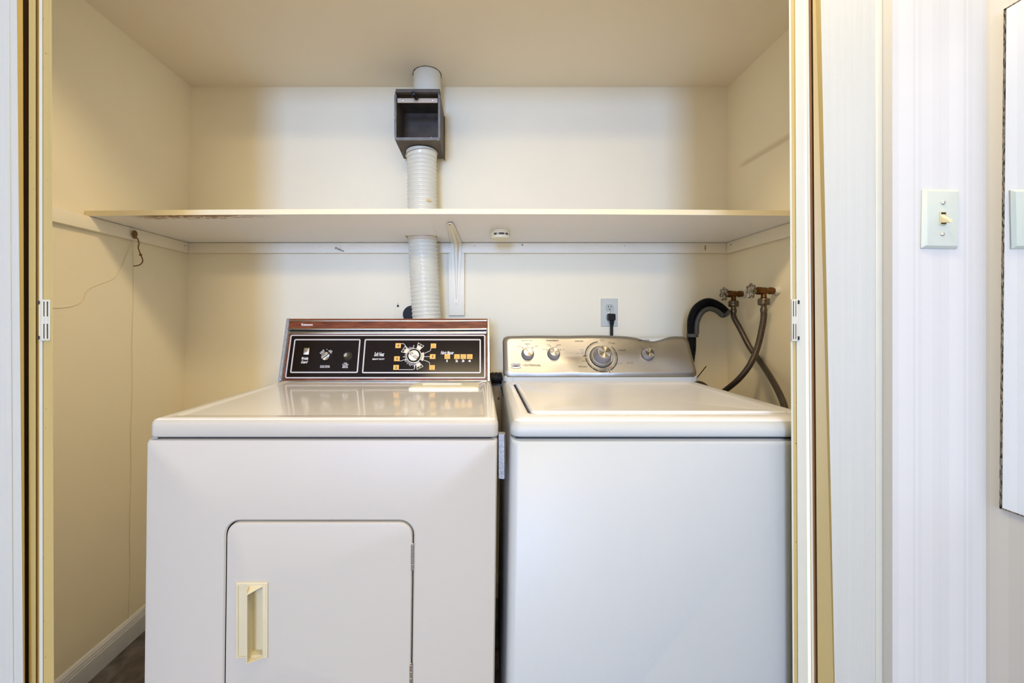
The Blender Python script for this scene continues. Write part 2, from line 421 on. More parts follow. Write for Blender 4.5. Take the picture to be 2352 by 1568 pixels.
bx.add([(a1, .7885, 0), (a0, .7885, zt), (-1.02, .7885, zt), (-1.02, .7885, 0), (a1, .792, 0), (a0, .792, zt), (-1.02, .792, zt), (-1.02, .792, 0)],
       [(0,1,2,3),(0,4,5,1),(7,6,5,4),(1,5,6,2),(3,2,6,7),(0,3,7,4)])
struct(bx, 'trim_2', m_white, smooth=20)
casing('trim_3', cas_pts(1883.5, 1917, .79), cas_pts(1868, 1880, .80), (.7945, .80), [m_white, m_tan])
m_jamb = mat('dark_brown_jamb_wood', (.17, .085, .034), .6, var=.25, scale=20, stretch=(3,3,.2))
struct(B().box(-.962, -.9345, .819, .826, 0, E+.90), 'trim_5', m_jamb)
struct(B().box(.6775, .702, .819, .826, 0, E+.90), 'trim_6', m_jamb)
# thin bead between right casing and the papered wall
struct(B().box(.785, .7985, .7905, .80, 0, HC, .002).map(lambda v: (v.x, v.y-.0025, v.z)), 'trim_4', m_white2)

# baseboard on the left closet wall
prof = [(0, 0), (.014, 0), (.014, .058), (.012, .061), (.012, .066), (.010, .069), (.010, .074), (.005, .082), (0, .085)]
b = B().loft([[(leftx(z)+x, D, z) for x, z in prof] for D in (.83, DB)])
struct(b, 'baseboard_left', mat('baseboard_grey_white', (.80, .80, .76), .45, var=.06, scale=12), smooth=20)
b = B().loft([[(x, DB-.014+.0*z if False else DB-y, z) for y, z in prof] for x in (-1.20, 1.0)])
struct(b, 'baseboard_back', m_trimw, smooth=20)

# ------------------------------------------------------------------ closet door edges with slotted hinges
def hinge(parent, xc, D, z0, z1, wdt, side):
    b = B(); M = FM(xc, D, (z0+z1)/2); h = (z1-z0)
    # plate with four slots: frame bars
    x0, x1 = -wdt/2, wdt/2; s = wdt
    xs = [x0, x0+.26*s, x0+.41*s, x0+.62*s, x0+.80*s, x1]
    t = .0022
    for i in (0, 2, 4): b.box(xs[i], xs[i+1], -h/2, h/2, 0, t, .0005)
    for i in (1, 3):
        for a, c in ((-h/2, -h/2+.004), (-.0075, .0075), (h/2-.004, h/2)): b.box(xs[i], xs[i+1], a, c, 0, t*.95)
    for i in (1, 3): b.box(xs[i], xs[i+1], -h/2+.004, h/2-.004, -.0005, .0004, m=1)
    if side < 0: b.map(lambda v: (v.x, v.y, v.z))
    else: b.map(lambda v: (-v.x, v.y, v.z))
    # knuckle pin and worn corners
    kx = x0-.002 if side < 0 else x1+.002
    b.join(B().lathe([(.0018, -h/2), (.0018, h/2)], 10, m=0).xf(Matrix.Translation((kx, 0, .001)) @ Matrix.Rotation(-math.pi/2, 4, 'X')))
    for yy in (-h/2+.006, h/2-.006): b.box(kx-.003, kx+.001, yy-.004, yy+.004, 0, .0028, .0006, m=1)
    return b.build('hinge', [m_white2, m_slot], parent, M, label='white slotted door hinge')

dl = thing('closet_door', 'narrow yellowed closet door edge with slotted hinge, left of the opening', 'door', (-.89, .81, 0))
def strip(parent, name, px0, px1, D, d1, mats, steps, xsh=(0, 0), z1=E+.90):
    """vertical stile: steps = list of (fraction, depth offset, material); px pairs give top/bottom rows"""
    b = B(); 
    for (f0, f1, dd, mi) in steps:
        t0 = px0[0]+(px1[0]-px0[0])*f0; b0 = px0[1]+(px1[1]-px0[1])*f0
        t1 = px0[0]+(px1[0]-px0[0])*f1; b1 = px0[1]+(px1[1]-px0[1])*f1
        dfa = D+dd; q_ = dfa/D
        xa, xb = [k*q_ for k in cas_pts(t0, b0, D, z1, .012)]; xc, xd = [k*q_ for k in cas_pts(t1, b1, D, z1, .012)]
        vs = [(xb, dfa, .012), (xd, dfa, .012), (xc, dfa, z1), (xa, dfa, z1), (xb*d1/dfa, d1, .012), (xd*d1/dfa, d1, .012), (xc*d1/dfa, d1, z1), (xa*d1/dfa, d1, z1)]
        b.add(vs, [(0,1,2,3),(5,4,7,6),(4,0,3,7),(1,5,6,2),(3,2,6,7),(4,5,1,0)], mi)
    return b.build(name, mats, parent, smooth=20)
strip(dl, 'door_panel', (66, 66), (94.5, 95), .805, .95, [m_yellow, m_yellowd, m_white2], [(0, .56, 0, 0), (.56, .84, .004, 1), (.84, 1, 0, 2)])
strip(dl, 'door_panel', (94.5, 95), (118.5, 124), .805, .95, [m_yellow, m_white2], [(0, .12, 0, 1), (.12, .80, .0012, 0), (.80, 1, 0, 0)])
p = P(106.5, 734.5, .8055)
hinge(dl, p.x, .8055, E-(782-738)*.805/912, E-(688-738)*.805/912, .0185, -1)
dr = thing('closet_door', 'cream closet door edge with slotted hinge, right of the opening', 'door', (.65, .81, 0))
strip(dr, 'door_panel', (1812, 1820.5), (1826, 1833), .805, .827, [m_yellow, m_white2], [(0, .32, 0, 1), (.32, 1, .0016, 0)])
strip(dr, 'door_panel', (1826, 1833), (1863, 1877), .805, .827, [m_white2, m_trimw, m_brown],
      [(0, .52, 0, 0), (.52, .72, .002, 1), (.72, .84, 0, 0), (.84, 1, .004, 2)])
p = P(1823.8, 734, .8045)
hinge(dr, p.x, .8042, E-(783-738)*.805/912, E-(687-738)*.805/912, .0125, 1)

# ------------------------------------------------------------------ shelf, cleats, bracket
sh = thing('closet_shelf', 'long cream wooden shelf across the closet, above both machines', 'shelf', (-.1, 1.41, E+.32))
hx, hr, hd = -.224, .061, 1.53
bx = B(); ns = 40
def bow(x): return .006*(1-((x+.1)/1.1)**2)
def slab(b, x0, x1, d0, d1, m=0, n=8, edge=True):
    for i in range(n):
        a, c = x0+(x1-x0)*i/n, x0+(x1-x0)*(i+1)/n
        za, zc = E+.3185+bow(a), E+.3185+bow(c); t = .0158
        vs = [(a,d0,za),(c,d0,zc),(c,d1,zc-bow(c)*.9),(a,d1,za-bow(a)*.9)]
        vs += [(x, d, z+t) for x, d, z in vs]
        fs = [(3,2,1,0),(4,5,6,7),(2,3,7,6)]; b.add(vs, fs, 0)
        if d0 < 1.25: b.add(vs, [(0,1,5,4)], 1)
        else: b.add(vs, [(0,1,5,4)], 0)
        if i == 0: b.add(vs, [(3,0,4,7)], 0)
        if i == n-1: b.add(vs, [(1,2,6,5)], 0)
xl = leftx(E+.32)+.003
slab(bx, xl, hx-hr, 1.2, DB-.002, n=14); slab(bx, hx+hr, 1.008, 1.2, DB-.002, n=16)
slab(bx, hx-hr, hx+hr, 1.2, hd-hr, n=2); slab(bx, hx-hr, hx+hr, hd+hr, DB-.002, n=2)
m_edge = mat('yellowed_shelf_edge', (.80, .70, .44), .45, var=.05, scale=6)
bx.build('board', [m_shelf, m_edge], sh, smooth=20)

def nailhead(parent, loc, axis, r=.003, m=m_steel, name='nail'):
    b = B().lathe([(r*.4, 0), (r, .0008), (r, .0016), (r*.5, .0024)], 12)
    rot = {'y': Matrix.Rotation(math.pi/2, 4, 'X'), 'x': Matrix.Rotation(math.pi/2, 4, 'Y'), '-x': Matrix.Rotation(-math.pi/2, 4, 'Y')}[axis]
    return b.build(name, m, parent, Matrix.Translation(loc) @ rot)
ZCl0, ZCl1 = E+.277, E+.3175
cl = thing('shelf_cleat', 'cream painted cleat fixed to the left closet wall under the shelf end', 'shelf support', (leftx(E+.3)+.01, 1.3, ZCl0))
B().box(leftx(E+.3)+.0, leftx(E+.3)+.018, 1.03, 1.604, ZCl0, ZCl1+.0, .0015).build('rail', m_trimw, cl)
nailhead(cl, (leftx(E+.3)+.018, 1.585, E+.302), 'x')
cb = thing('shelf_cleat', 'long cream cleat on the back wall under the rear shelf edge', 'shelf support', (-.1, 1.615, ZCl0))
B().box(leftx(E+.3)+.001, 1.010, 1.605, DB, ZCl0, ZCl1, .0015).build('rail', m_trimw, cb)
for q in (555, 735, 1090, 1434): nailhead(cb, P(q, 567 if q < 800 else 565, 1.605), 'y', .0028 if q != 735 else .0016, m_steel if q != 555 else m_trimw)
n0 = P(772, 569.5, 1.578); n1 = P(790, 577, 1.606)
nb = B().tube([n0+Vector((0, .0, 0)), n1], .0022, 8); nb.join(B().lathe([(.005, -.0006), (.005, .0008)], 12).xf(Matrix.Translation(n0) @ Matrix.Rotation(math.pi/2-.2, 4, 'X')))
nb.build('nail', m_galv, cb, label='bent grey nail sticking out of the cleat')
for q, yy, hh in ((1200, 562, .005), (1620, 569, .012)):
    c = P(q, yy, 1.6045)
    B().lathe([(1, 0), (.8, .0004)], 16).xf(FM(c.x, c.y, c.z) @ Matrix.Diagonal((.0035, hh, 1, 1))).build('paint_drip', mat('brown_drip', (.46, .34, .22), .5), cb)
cr = thing('shelf_cleat', 'cream painted cleat fixed to the right closet wall above the taps', 'shelf support', (1.0, 1.3, ZCl0))
B().box(.993, 1.0105, .90, 1.604, ZCl0-.003, ZCl1, .0015).build('rail', m_trimw, cr)
nailhead(cr, (.993, 1.575, E+.305), '-x', .0022, m_dark)

bb = B().box(-.130, -.0655, 1.604, DB, E+.0245, E+.2765, .0015).build('backing_board', m_trimw, None, label='short upright white board behind the shelf bracket', category='board')
br = thing('shelf_bracket', 'white pressed steel shelf bracket beside the white vent hose', 'bracket', (-.098, 1.60, E+.07))
# horizontal arm under the shelf, vertical arm on the board, each tapered, with a rib
b = B()
zt = E+.3178
def arm(pts):           # pts: list of (center, halfwidth) ; thin plate lofted
    rings = []
    for c, hw, nrm in pts:
        c = Vector(c); nrm = Vector(nrm)
        rings.append([c+Vector((-hw, 0, 0)), c+Vector((hw, 0, 0)), c+Vector((hw, 0, 0))+nrm*.003, c+Vector((-hw, 0, 0))+nrm*.003])
    b.loft(rings)
arm([((-.0985, 1.283, zt), .004, (0,0,-1)), ((-.0985, 1.288, zt), .0075, (0,0,-1)), ((-.0985, 1.30, zt), .0095, (0,0,-1)), ((-.098, 1.45, zt), .016, (0,0,-1)), ((-.098, 1.585, zt), .0215, (0,0,-1)), ((-.098, 1.598, zt-.004), .0215, (0,-.7,-.7)), ((-.098, 1.603, zt-.02), .0215, (0,-1,0)), ((-.098, 1.603, E+.24), .018, (0,-1,0)), ((-.098, 1.603, E+.08), .008, (0,-1,0)), ((-.098, 1.603, E+.066), .0045, (0,-1,0))])
b.build('arm', m_trimw, br, smooth=50)
rib = catmull([(-.0985, 1.315, zt-.002), (-.098, 1.44, zt-.006), (-.098, 1.545, zt-.014), (-.098, 1.585, zt-.045), (-.098, 1.597, E+.20), (-.098, 1.600, E+.09)], 10)
B().tube(rib, lambda i: .0025+.0045*math.sin(math.pi*min(1, i/(len(rib)-1)))**.6, 10).build('rib', m_trimw, br)
for q, yy, d in ((1042, 581, 1.6005), (1057.5, 576, 1.6005), (1048, 695, 1.5995)):
    nailhead(br, P(q, yy, d), 'y', .0042, m_trimw, 'screw')
c = P(1032.5, 513.5, 1.285)
B().lathe([(1, 0), (1, .0004)], 14).xf(Matrix.Translation((c.x, 1.292, zt-.0036)) @ Matrix.Diagonal((.003, .004, 1, 1))).build('screw_hole', m_slot, br)

# round alarm under the shelf
zsh = E+.3185+bow(.07)*.5
al = thing('smoke_alarm', 'small round cream alarm with vent slots under the shelf', 'alarm', (.070, 1.414, zsh-.03))
B().lathe([(.0335, 0), (.0335, -.005), (.0325, -.0055), (.0325, -.006)], 40, c1=False).build('base', m_alarm, al, Matrix.Translation((.070, 1.414, zsh)))
B().lathe([(.0328, -.006), (.0350, -.008), (.0352, -.022), (.0335, -.0275), (.028, -.0305), (.012, -.0315), (.002, -.0315)], 48).build('cover', m_alarm, al, Matrix.Translation((.070, 1.414, zsh)))
sl = B()
for a, wd in ((-62, .9), (-45, .12), (-36, .12), (-25, 1.4), (-2, .12), (6, .12), (14, .12), (30, 1.0), (55, .15)):
    pass
for a, wd in ((-36, .010), (-24, .0016), (-17, .0016), (0, .016), (15, .0016), (21, .0016), (34, .010), (60, .002)):
    t = math.radians(-90+a+3)
    R = Matrix.Translation((.070, 1.414, zsh-.0155)) @ Matrix.Rotation(t, 4, 'Z')
    sl.join(B().box(.0335, .0357, -wd/2, wd/2, -.0035, .0035).xf(R))
sl.build('vent_slot', mat('slot_brown', (.10, .06, .03), .7), al)

# ------------------------------------------------------------------ vent pipe, box, hose
pp = thing('vent_pipe', 'short white vent pipe stub entering the closet ceiling', 'pipe', (-.208, 1.545, E+.83))
B().lathe([(.0525, E+.832), (.0535, E+.9), (.0535, ZC-.001)], 40).build('pipe', m_hose, pp, Matrix.Translation((-.208, 1.545, 0)))
g = B(); n = 60; ring0 = []; ring1 = []
for i in range(n):
    a = 2*math.pi*i/n; r1 = .0560+.0022*mnoise.noise((math.cos(a)*4, math.sin(a)*4, .3))+.0012*mnoise.noise((a*7, 0, 0))
    ring0.append((.0530*math.cos(a), .0530*math.sin(a), 0)); ring1.append((r1*math.cos(a), r1*math.sin(a), 0))
g.loft([ring0, ring1], c0=False, c1=False).build('cut_gap', m_slot, pp, Matrix.Translation((-.208, 1.545, ZC-.0012)), label='ragged dark gap cut round the pipe')

vb = thing('vent_box', 'dusty grey open fronted vent box above the shelf', 'vent box', (-.228, 1.52, E+.655))
X0, X1, Z0, Z1, D0, D1 = -.309, -.1475, E+.655, E+.830, 1.432, 1.600
t = .005
b = B()
b.box(X0, X0+t, D0, D1, Z0, Z1).box(X1-t, X1, D0, D1, Z0, Z1).box(X0+t, X1-t, D0, D1, Z0, Z0+t).box(X0+t, X1-t, D0, D1, Z1-t, Z1).box(X0+t, X1-t, D1-t, D1, Z0+t, Z1-t)
b.build('housing', m_boxgrey, vb)
b = B().box(X0+t, X1-t, D1-.02-t, D1-.02, Z0+t, Z1-t).build('inner_panel', m_boxdark, vb)
B().box(X1-.001, X1+.004, D1-.014, D1+.006, Z0-.004, Z1-.01, .001).build('rear_flange', m_boxgrey, vb)
B().box(X0+.004, X1+.002, D0-.008, D0+.02, Z1-.008, Z1+.004, .0012).build('top_flange', m_boxgrey, vb)
for xa in (X0-.002, X1-.006): B().box(xa, xa+.008, D0-.004, D0+.001, Z0+.004, Z1-.014, .001).build('side_lip', m_boxlip, vb)
B().box(X0, X1, D0-.005, D0+.001, Z0-.003, Z0+.007, .0012).build('bottom_lip', m_boxlip, vb)
B().box(X0+.008, X1-.008, D0+.002, D0+.006, Z1-.040, Z1-.024, .0008).build('damper_strip', m_boxstrip, vb, label='pale metal strip with two screws')
for xs in (X0+.028, X1-.026): nailhead(vb, (xs, D0+.002, Z1-.030), 'y', .004, m_steel, 'screw')
kb = B().lathe([(.007, 0), (.0085, .001), (.0085, .036), (.0065, .0405), (.002, .042)], 20)
kb.build('knob', m_black, vb, Matrix.Translation((-.231, D0-.001, Z1-.024)) @ Matrix.Rotation(math.radians(100), 4, 'X') @ Matrix.Rotation(math.radians(-8), 4, 'Y'), label='black rubber capped damper knob')
# white crumbs at the box corners
cr_ = B()
for (x, z) in ((X0, Z0+.004), (X1-.006, Z0-.004), (X0+.002, Z0+.075), (X1-.004, Z1-.012), (X1-.03, Z0+.006)):
    cr_.join(B().lathe([(.0008, -.0012), (.0019, 0), (.0006, .0012)], 7).xf(Matrix.Translation((x, D0-.006, z))))
cr_.build('paint_crumbs', m_wprint, vb)['kind'] = 'stuff'

hs = thing('vent_hose', 'white ribbed flexible vent hose running down through the shelf', 'hose', (-.21, 1.53, E-.2))
top, bot = E+.652, E-.12
path = []
N = 470
for i in range(N+1):
    z = top+(bot-top)*i/N
    rel = z-E
    x = -.227+.004*max(0, min(1, (.64-rel)/.32)) + .016*max(0, min(1, (.33-rel)/.33))**1.3
    path.append(Vector((x, 1.53, z)))
pitch = .0148
def hr_(i):
    z = path[i].z
    k = (z/pitch) % 1
    rib_ = max(0, 1-abs(k-.5)/.22)
    if z > E+.318: rib_ = max(0, 1-abs(k-.5)/.30); return .0545+.0022*math.sin(rib_*math.pi/2)
    return .0558-.0009+.0026*(math.sin(rib_*math.pi/2)) - .0015*(k)
B().tube(path, hr_, 40).build('hose_wall', m_hose, hs)
B().lathe([(.0560, -.028), (.0585, -.024), (.0575, -.012), (.0592, -.006), (.0592, -.002), (.0555, 0)], 44).build('collar', m_hose, hs, Matrix.Translation((-.227, 1.53, E+.653)), label='smooth white collar at the box')
wire = [Vector((-.227+.0600*math.cos(a), 1.53+.0600*math.sin(a), E+.640+.006*math.cos(a*1))) for a in [2*math.pi*k/40 for k in range(41)]]
B().tube(wire, .0012, 6).build('wire_tie', m_steel, hs)
# collar cut at the shelf
B().lathe([(.0585, 0), (.0600, -.001), (.0595, -.010), (.0575, -.012)], 44, c0=False, c1=False).build('shelf_collar', mat('aged_collar', (.66, .56, .42), .5), hs, Matrix.Translation((-.2225, 1.53, E+.3195)))
c = P(984, 459, 1.475); B().lathe([(1, 0), (.7, .0006)], 14).xf(FM(c.x, 1.4755, c.z) @ Matrix.Diagonal((.008, .0045, 1, 1))).build('stain_spot', mat('amber_stain', (.72, .50, .14), .6), hs)

# ------------------------------------------------------------------ text
def text(body, u0, v0, u1, v1, n, M, m, parent, name='lettering', shear=0, bold=0, keep=False):
    c = bpy.data.curves.new('txt', 'FONT'); c.body = body; c.size = 1; c.shear = shear; c.offset = bold; c.resolution_u = 2
    c.align_x = 'CENTER'; c.space_line = .85
    o = bpy.data.objects.new('txt', c); COL.objects.link(o)
    me = bpy.data.meshes.new_from_object(o)
    bpy.data.objects.remove(o, do_unlink=True); bpy.data.curves.remove(c)
    xs = [v.co.x for v in me.vertices]; ys = [v.co.y for v in me.vertices]
    ax, bx_, ay, by = min(xs), max(xs), min(ys), max(ys)
    for v in me.vertices:
        v.co = Vector((u0+(v.co.x-ax)/(bx_-ax)*(u1-u0), v0+(v.co.y-ay)/(by-ay)*(v1-v0), n))
    me.materials.clear(); me.materials.append(m); me.name = name
    pw = WM[parent.name]
    return link(name, me, parent, pw.inverted() @ M, M)

def plane_uv(M):
    O = M.translation; U = M.col[0].to_3d(); V = M.col[1].to_3d(); Nn = M.col[2].to_3d(); C = Vector((0, 0, E))
    def f(px, py, n=0):
        d = Vector(((px-1104)/912, 1, -(py-738)/912))
        t = ((O+Nn*n)-C).dot(Nn)/d.dot(Nn); p = C+d*t-O
        return p.dot(U), p.dot(V)
    return f
def frame(b, u0, u1, v0, v1, wd, r, n0, n1, m=0):
    b.loft([rr(u0, u1, v0, v1, r, n0), rr(u0, u1, v0, v1, r, n1), rr(u0+wd, u1-wd, v0+wd, v1-wd, max(r-wd, .0005), n1), rr(u0+wd, u1-wd, v0+wd, v1-wd, max(r-wd, .0005), n0)], m, False, False)

# ------------------------------------------------------------------ DRYER
dy = thing('dryer', 'older white front loading dryer with a walnut and black control panel, on the left', 'dryer', (-.34, 1.15, 0))
XL, XR, DF = -.7017, .0355, .83
def sheared(k): return lambda v: (v.x-k*(E-.246-v.z), v.y, v.z)
F = lambda x0, x1, z0, z1, r, D, n=6: [(p[0], D, p[1]) for p in rr(x0, x1, z0, z1, r, 0, n)]
zb, ztp = .03, E-.2462
dx0, dx1, dz0, dz1 = -.5310, -.1375, .30, E-.4165
b = B().loft([F(XL, XR, zb, ztp, .006, 1.50), F(XL, XR, zb, ztp, .006, DF+.010), F(XL+.003, XR-.003, zb, ztp-.003, .008, DF+.003), F(XL+.010, XR-.010, zb, ztp-.010, .012, DF),
              F(dx0-.003, dx1+.003, dz0-.003, dz1+.003, .033, DF), F(dx0, dx1, dz0, dz1, .030, DF+.003), F(dx0, dx1, dz0, dz1, .030, DF+.022)], ms=[0,0,0,0,0,1])
# side of the cabinet towards the washer is grey steel
b.map(sheared(.012)).build('cabinet', [m_enamel, m_dark], dy, smooth=40)
b = B().box(XL+.02, XR-.02, DF+.03, 1.48, 0, .03); b.build('plinth', m_dark, dy)
g = .0026
hx0, hx1 = -.5035, -.4385; hz0, hz1 = E-.700, E-.5425
b = B().loft([F(dx0+g, dx1-g, dz0+g, dz1-g, .028, DF+.020), F(dx0+g, dx1-g, dz0+g, dz1-g, .028, DF+.0025), F(dx0+g+.002, dx1-g-.002, dz0+g+.002, dz1-g-.002, .027, DF-.001), F(dx0+g+.007, dx1-g-.007, dz0+g+.007, dz1-g-.007, .024, DF-.0022), F(hx0+.027, hx1-.0095, hz0+.002, hz1-.0055, .001, DF-.0022), F(hx0+.027, hx1-.0095, hz0+.002, hz1-.0055, .001, DF+.015)])
door = b.map(sheared(.012)).build('door', m_enamel, dy, smooth=40)
# recessed pull handle
hM = FM(-.012*(E-.246-(E-.62)), DF-.0022, 0)
hx0, hx1 = -.5035, -.4385; hz0, hz1 = E-.700, E-.5425
b = B()
b.loft([rr(hx0, hx1, hz0, hz1, .0015, 0), rr(hx0, hx1, hz0, hz1, .0015, .0028), rr(hx0+.0012, hx1-.0012, hz0+.0012, hz1-.0012, .0012, .0035), rr(hx0+.004, hx1-.004, hz0+.0045, hz1-.0055, .001, .0035), rr(hx0+.004, hx1-.004, hz0+.0045, hz1-.0055, .001, .0018), rr(hx0+.028, hx1-.0105, hz0+.006, hz1-.0068, .001, .0018), rr(hx0+.028, hx1-.0135, hz0+.006, hz1-.0068, .001, -.0125)], 0, c0=False)
# projecting hollow grip: left wall stands out, right edge flush, floor and roof triangular
gx0, gx1 = hx0+.024, hx1-.006
pr = .017
z0_, z1_ = hz0+.002, hz1-.006
def quad(pts, th=.0016, m=0):
    a = [Vector(p) for p in pts]; nn = (a[1]-a[0]).cross(a[2]-a[0]).normalized()*th
    b.add(a+[p+nn for p in a], [(0,1,2,3),(7,6,5,4),(0,4,5,1),(1,5,6,2),(2,6,7,3),(3,7,4,0)], m)
b.loft([[(gx0, z, .0018), (gx0+.0055, z, pr), (gx0+.0072, z, pr), (gx0+.0035, z, .0018)] for z in (z0_, z1_)])
b.prism([], 0, 0) if False else None
b.add([(gx0, z1_, .0018), (gx0+.0072, z1_-.0105, pr), (gx1, z1_, .003), (gx0, z1_+.001, .0018), (gx0+.0072, z1_-.009, pr+.0003), (gx1, z1_+.001, .003)], [(0,1,2),(5,4,3),(0,3,4,1),(1,4,5,2),(2,5,3,0)])
b.add([(gx0, z0_, .0018), (gx0+.0072, z0_, pr), (gx1, z0_+.003, .003), (gx0, z0_-.001, .0018), (gx0+.0072, z0_-.0015, pr), (gx1, z0_+.001, .003)], [(0,1,2),(5,4,3),(0,3,4,1),(1,4,5,2),(2,5,3,0)])
b.box(gx1-.004, hx1-.004, z0_, z1_, .0018, .0042, .0006)
hnd = b.build('handle', m_cream, door, hM, smooth=25, label='yellowed cream recessed pull handle')
for zc in (E-.4912, E-.742):
    b = B(); h = .0535; k = 4
    for i in range(k):
        b.join(B().lathe([(.0026, -h/2+h*i/k+.0004), (.0031, -h/2+h*i/k+.001), (.0031, -h/2+h*(i+1)/k-.001), (.0026, -h/2+h*(i+1)/k-.0004)], 12))
    b.box(-.004, .004, .002, .006, -h/2, h/2)
    b.build('hinge', m_chrome, dy, Matrix.Translation((dx1-.0022-.012*(E-.246-zc), DF-.0012, zc)))
# top
R = lambda i, z, r=.016: rr(XL+.0065+i, XR+.002-i, DF-.001+i, 1.495-i, max(r-i, .004), z, 6)
zt_, zl = E-.2045, E-.2425
b = B().loft([R(.004, zl), R(.0012, zl+.001), R(0, zl+.004), R(0, zt_-.013), R(.0012, zt_-.007), R(.005, zt_-.0022), R(.012, zt_), R(.033, zt_), R(.036, zt_-.0015), R(.040, zt_-.0022), R(.05, zt_-.0022)], ms=[0,0,0,0,0,1,1,1,1,1])
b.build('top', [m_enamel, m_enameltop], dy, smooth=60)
B().box(XL+.02, XR-.012, DF+.008, 1.48, ztp-.001, zl+.001).build('seam_shade', m_dark, dy)  # dark fill painted as the shade in the open gap under the top
B().box(P(351, 0, .836).x, P(364, 0, .836).x, .8335, .840, ztp, zl, 0).build('top_clip', m_galv, dy)
lM = Matrix.Translation((0, 0, zt_-.0022))
b = B().loft([rr(-.218, -.006, 1.197, 1.306, .004, 0), rr(-.218, -.006, 1.197, 1.306, .004, .0048), rr(-.2165, -.0075, 1.1985, 1.3045, .003, .006), rr(-.208, -.016, 1.24, 1.30, .003, .006)])
b.build('lint_screen_lid', m_lint, dy, lM)
B().box(-.185, -.06, 1.262, 1.272, .006, .010, .002).build('lint_screen_lip', m_lint, dy, lM)
# galvanised strip on the side by the gap
b = B().loft([[(.0385, .846, z), (.0500, .843, z), (.0530, .850, z), (.0515, .862, z), (.0385, .862, z)] for z in (E-.3345, E-.2395)])
b.build('side_bracket', m_galv, dy, smooth=30, label='galvanised metal strip on the dryer side')
# dryer side skin (grey)
# control console
th = math.atan2(.061, .214)
cM = FM(-.690, 1.365, E-.2065, th)
cuv = plane_uv(cM)
CW, CH = .7225, .2225
b = B().box(.004, CW-.004, 0, CH-.004, -.05, -.0005)
con = b.build('control_panel', m_galv, dy, cM)
def uvbox(px0, py0, px1, py1, n=0):
    a = cuv(px0, py1, n); c = cuv(px1, py0, n); return a[0], a[1], c[0], c[1]
vb_ = lambda py, n=0: cuv(890, py, n)[1]
B().box(.010, CW-.010, .004, vb_(765), 0, .0015).build('walnut_face', m_wood, con, cM)
B().box(.010, CW-.011, 0, vb_(873.5), -.002, .006, .002).build('bottom_trim', m_chrome, con, cM)
B().box(.012, CW-.012, vb_(767.3), vb_(761.3), 0, .006, .002).build('ledge_trim', m_chrome, con, cM)
B().box(.012, CW-.012, vb_(761.5), vb_(757), -.002, .001).build('ledge_gap', m_dark, con, cM)
hn = .012
B().box(.011, CW-.010, vb_(756.6, hn), CH-.001, -.02, hn).build('hood', m_wood, con, cM)
B().box(.011, CW-.010, vb_(757.2, hn), vb_(753.8, hn), 0, hn+.002, .0015).build('hood_lower_trim', m_chrome, con, cM)
B().box(.011, CW-.010, vb_(737.9, hn), vb_(734.8, hn), -.02, hn+.002, .0015).build('hood_upper_trim', m_chrome, con, cM)
b = B().loft([rr(-.002, .0105, 0, CH+.001, .002, -.05), rr(-.002, .0105, 0, CH+.001, .002, .010), rr(0, .009, .001, CH, .0015, .012)]); b.build('end_trim', m_galv, con, cM)
b = B().loft([rr(CW-.0105, CW, 0, CH+.001, .002, -.05), rr(CW-.0105, CW, 0, CH+.001, .002, .010), rr(CW-.008, CW-.002, .001, CH, .0015, .013)]); b.build('end_trim', m_chrome, con, cM)
# black glass with silver outlines. corners by photographs' rows on the face
u0 = cuv(654.5, 867)[0]+.0015; u1 = cuv(1115, 866)[0]; v0 = vb_(868.8); v1 = vb_(769.0)
B().box(u0+.001, u1-.001, v0+.001, v1-.001, .001, .0026).build('glass', m_blackpanel, con, cM)
b = B(); frame(b, u0, u1, v0, v1, .0042, .006, .001, .0034); b.build('outline', m_silverprint, con, cM)
iu0 = cuv(666.5, 855)[0]+.001; iu1 = cuv(822.5, 856)[0]; iv0 = vb_(856.6); iv1 = vb_(778.8)
b = B(); frame(b, iu0, iu1, iv0, iv1, .0045, .005, .001, .0032); b.build('outline', m_silverprint, con, cM)
ju0 = cuv(832, 855)[0]; ju1 = cuv(1104.5, 857)[0]
b = B(); frame(b, ju0, ju1, iv0-.001, iv1, .0045, .005, .001, .0032); b.build('outline', m_silverprint, con, cM)
PN = .0031
def ct(body, px0, py0, px1, py1, m=m_wprint, shear=0, bold=0, n=PN, name='lettering'):
    a = uvbox(px0, py0, px1, py1, n); return text(body, *a, n, cM, m, con, name, shear, bold)
ct('Kenmore', 692.2, 742.4, 718.5, 748.0, n=hn+.0006, bold=.02)
# badge
a = uvbox(696.8, 798.8, 710.8, 814.2, PN)
B().box(a[0], a[2], a[1], a[3], .0026, .0042, .0006).build('badge', mat('brushed_badge', (.82, .76, .62), .3, metal=1, var=.3, scale=60), con, cM)
b = B(); cx, cy = cuv(702.6, 806, .0046)
b.add([(cx-.0035, cy+.002, .0046), (cx+.0005, cy-.003, .0046), (cx+.0045, cy+.0018, .0046), (cx+.0008, cy+.0002, .0046)], [(0,1,2,3)]); b.build('badge_mark', m_slot, con, cM)
ct('Wrinkle', 692.5, 819.5, 708.5, 826.2, shear=.35, bold=.015); ct('Guard', 691.3, 827.6, 707.2, 834.2, shear=.35, bold=.015)
ct('Soft Heat', 859.0, 808.5, 883.0, 818.0, shear=.4, bold=.012); ct('HEAVY DUTY', 855.0, 822.8, 883.5, 826.2, bold=.03)
ct('Fabric Master', 1012.3, 806.0, 1042.6, 813.5, shear=.4, bold=.012)
ct('CYCLE SIGNAL\nSIGNAL DE FIN', 734.7, 838.8, 757.8, 844.3, bold=.01); ct('PUSH\nTO START\nMISE EN\nMARCHE', 784.9, 832.5, 801.0, 845, bold=.01)
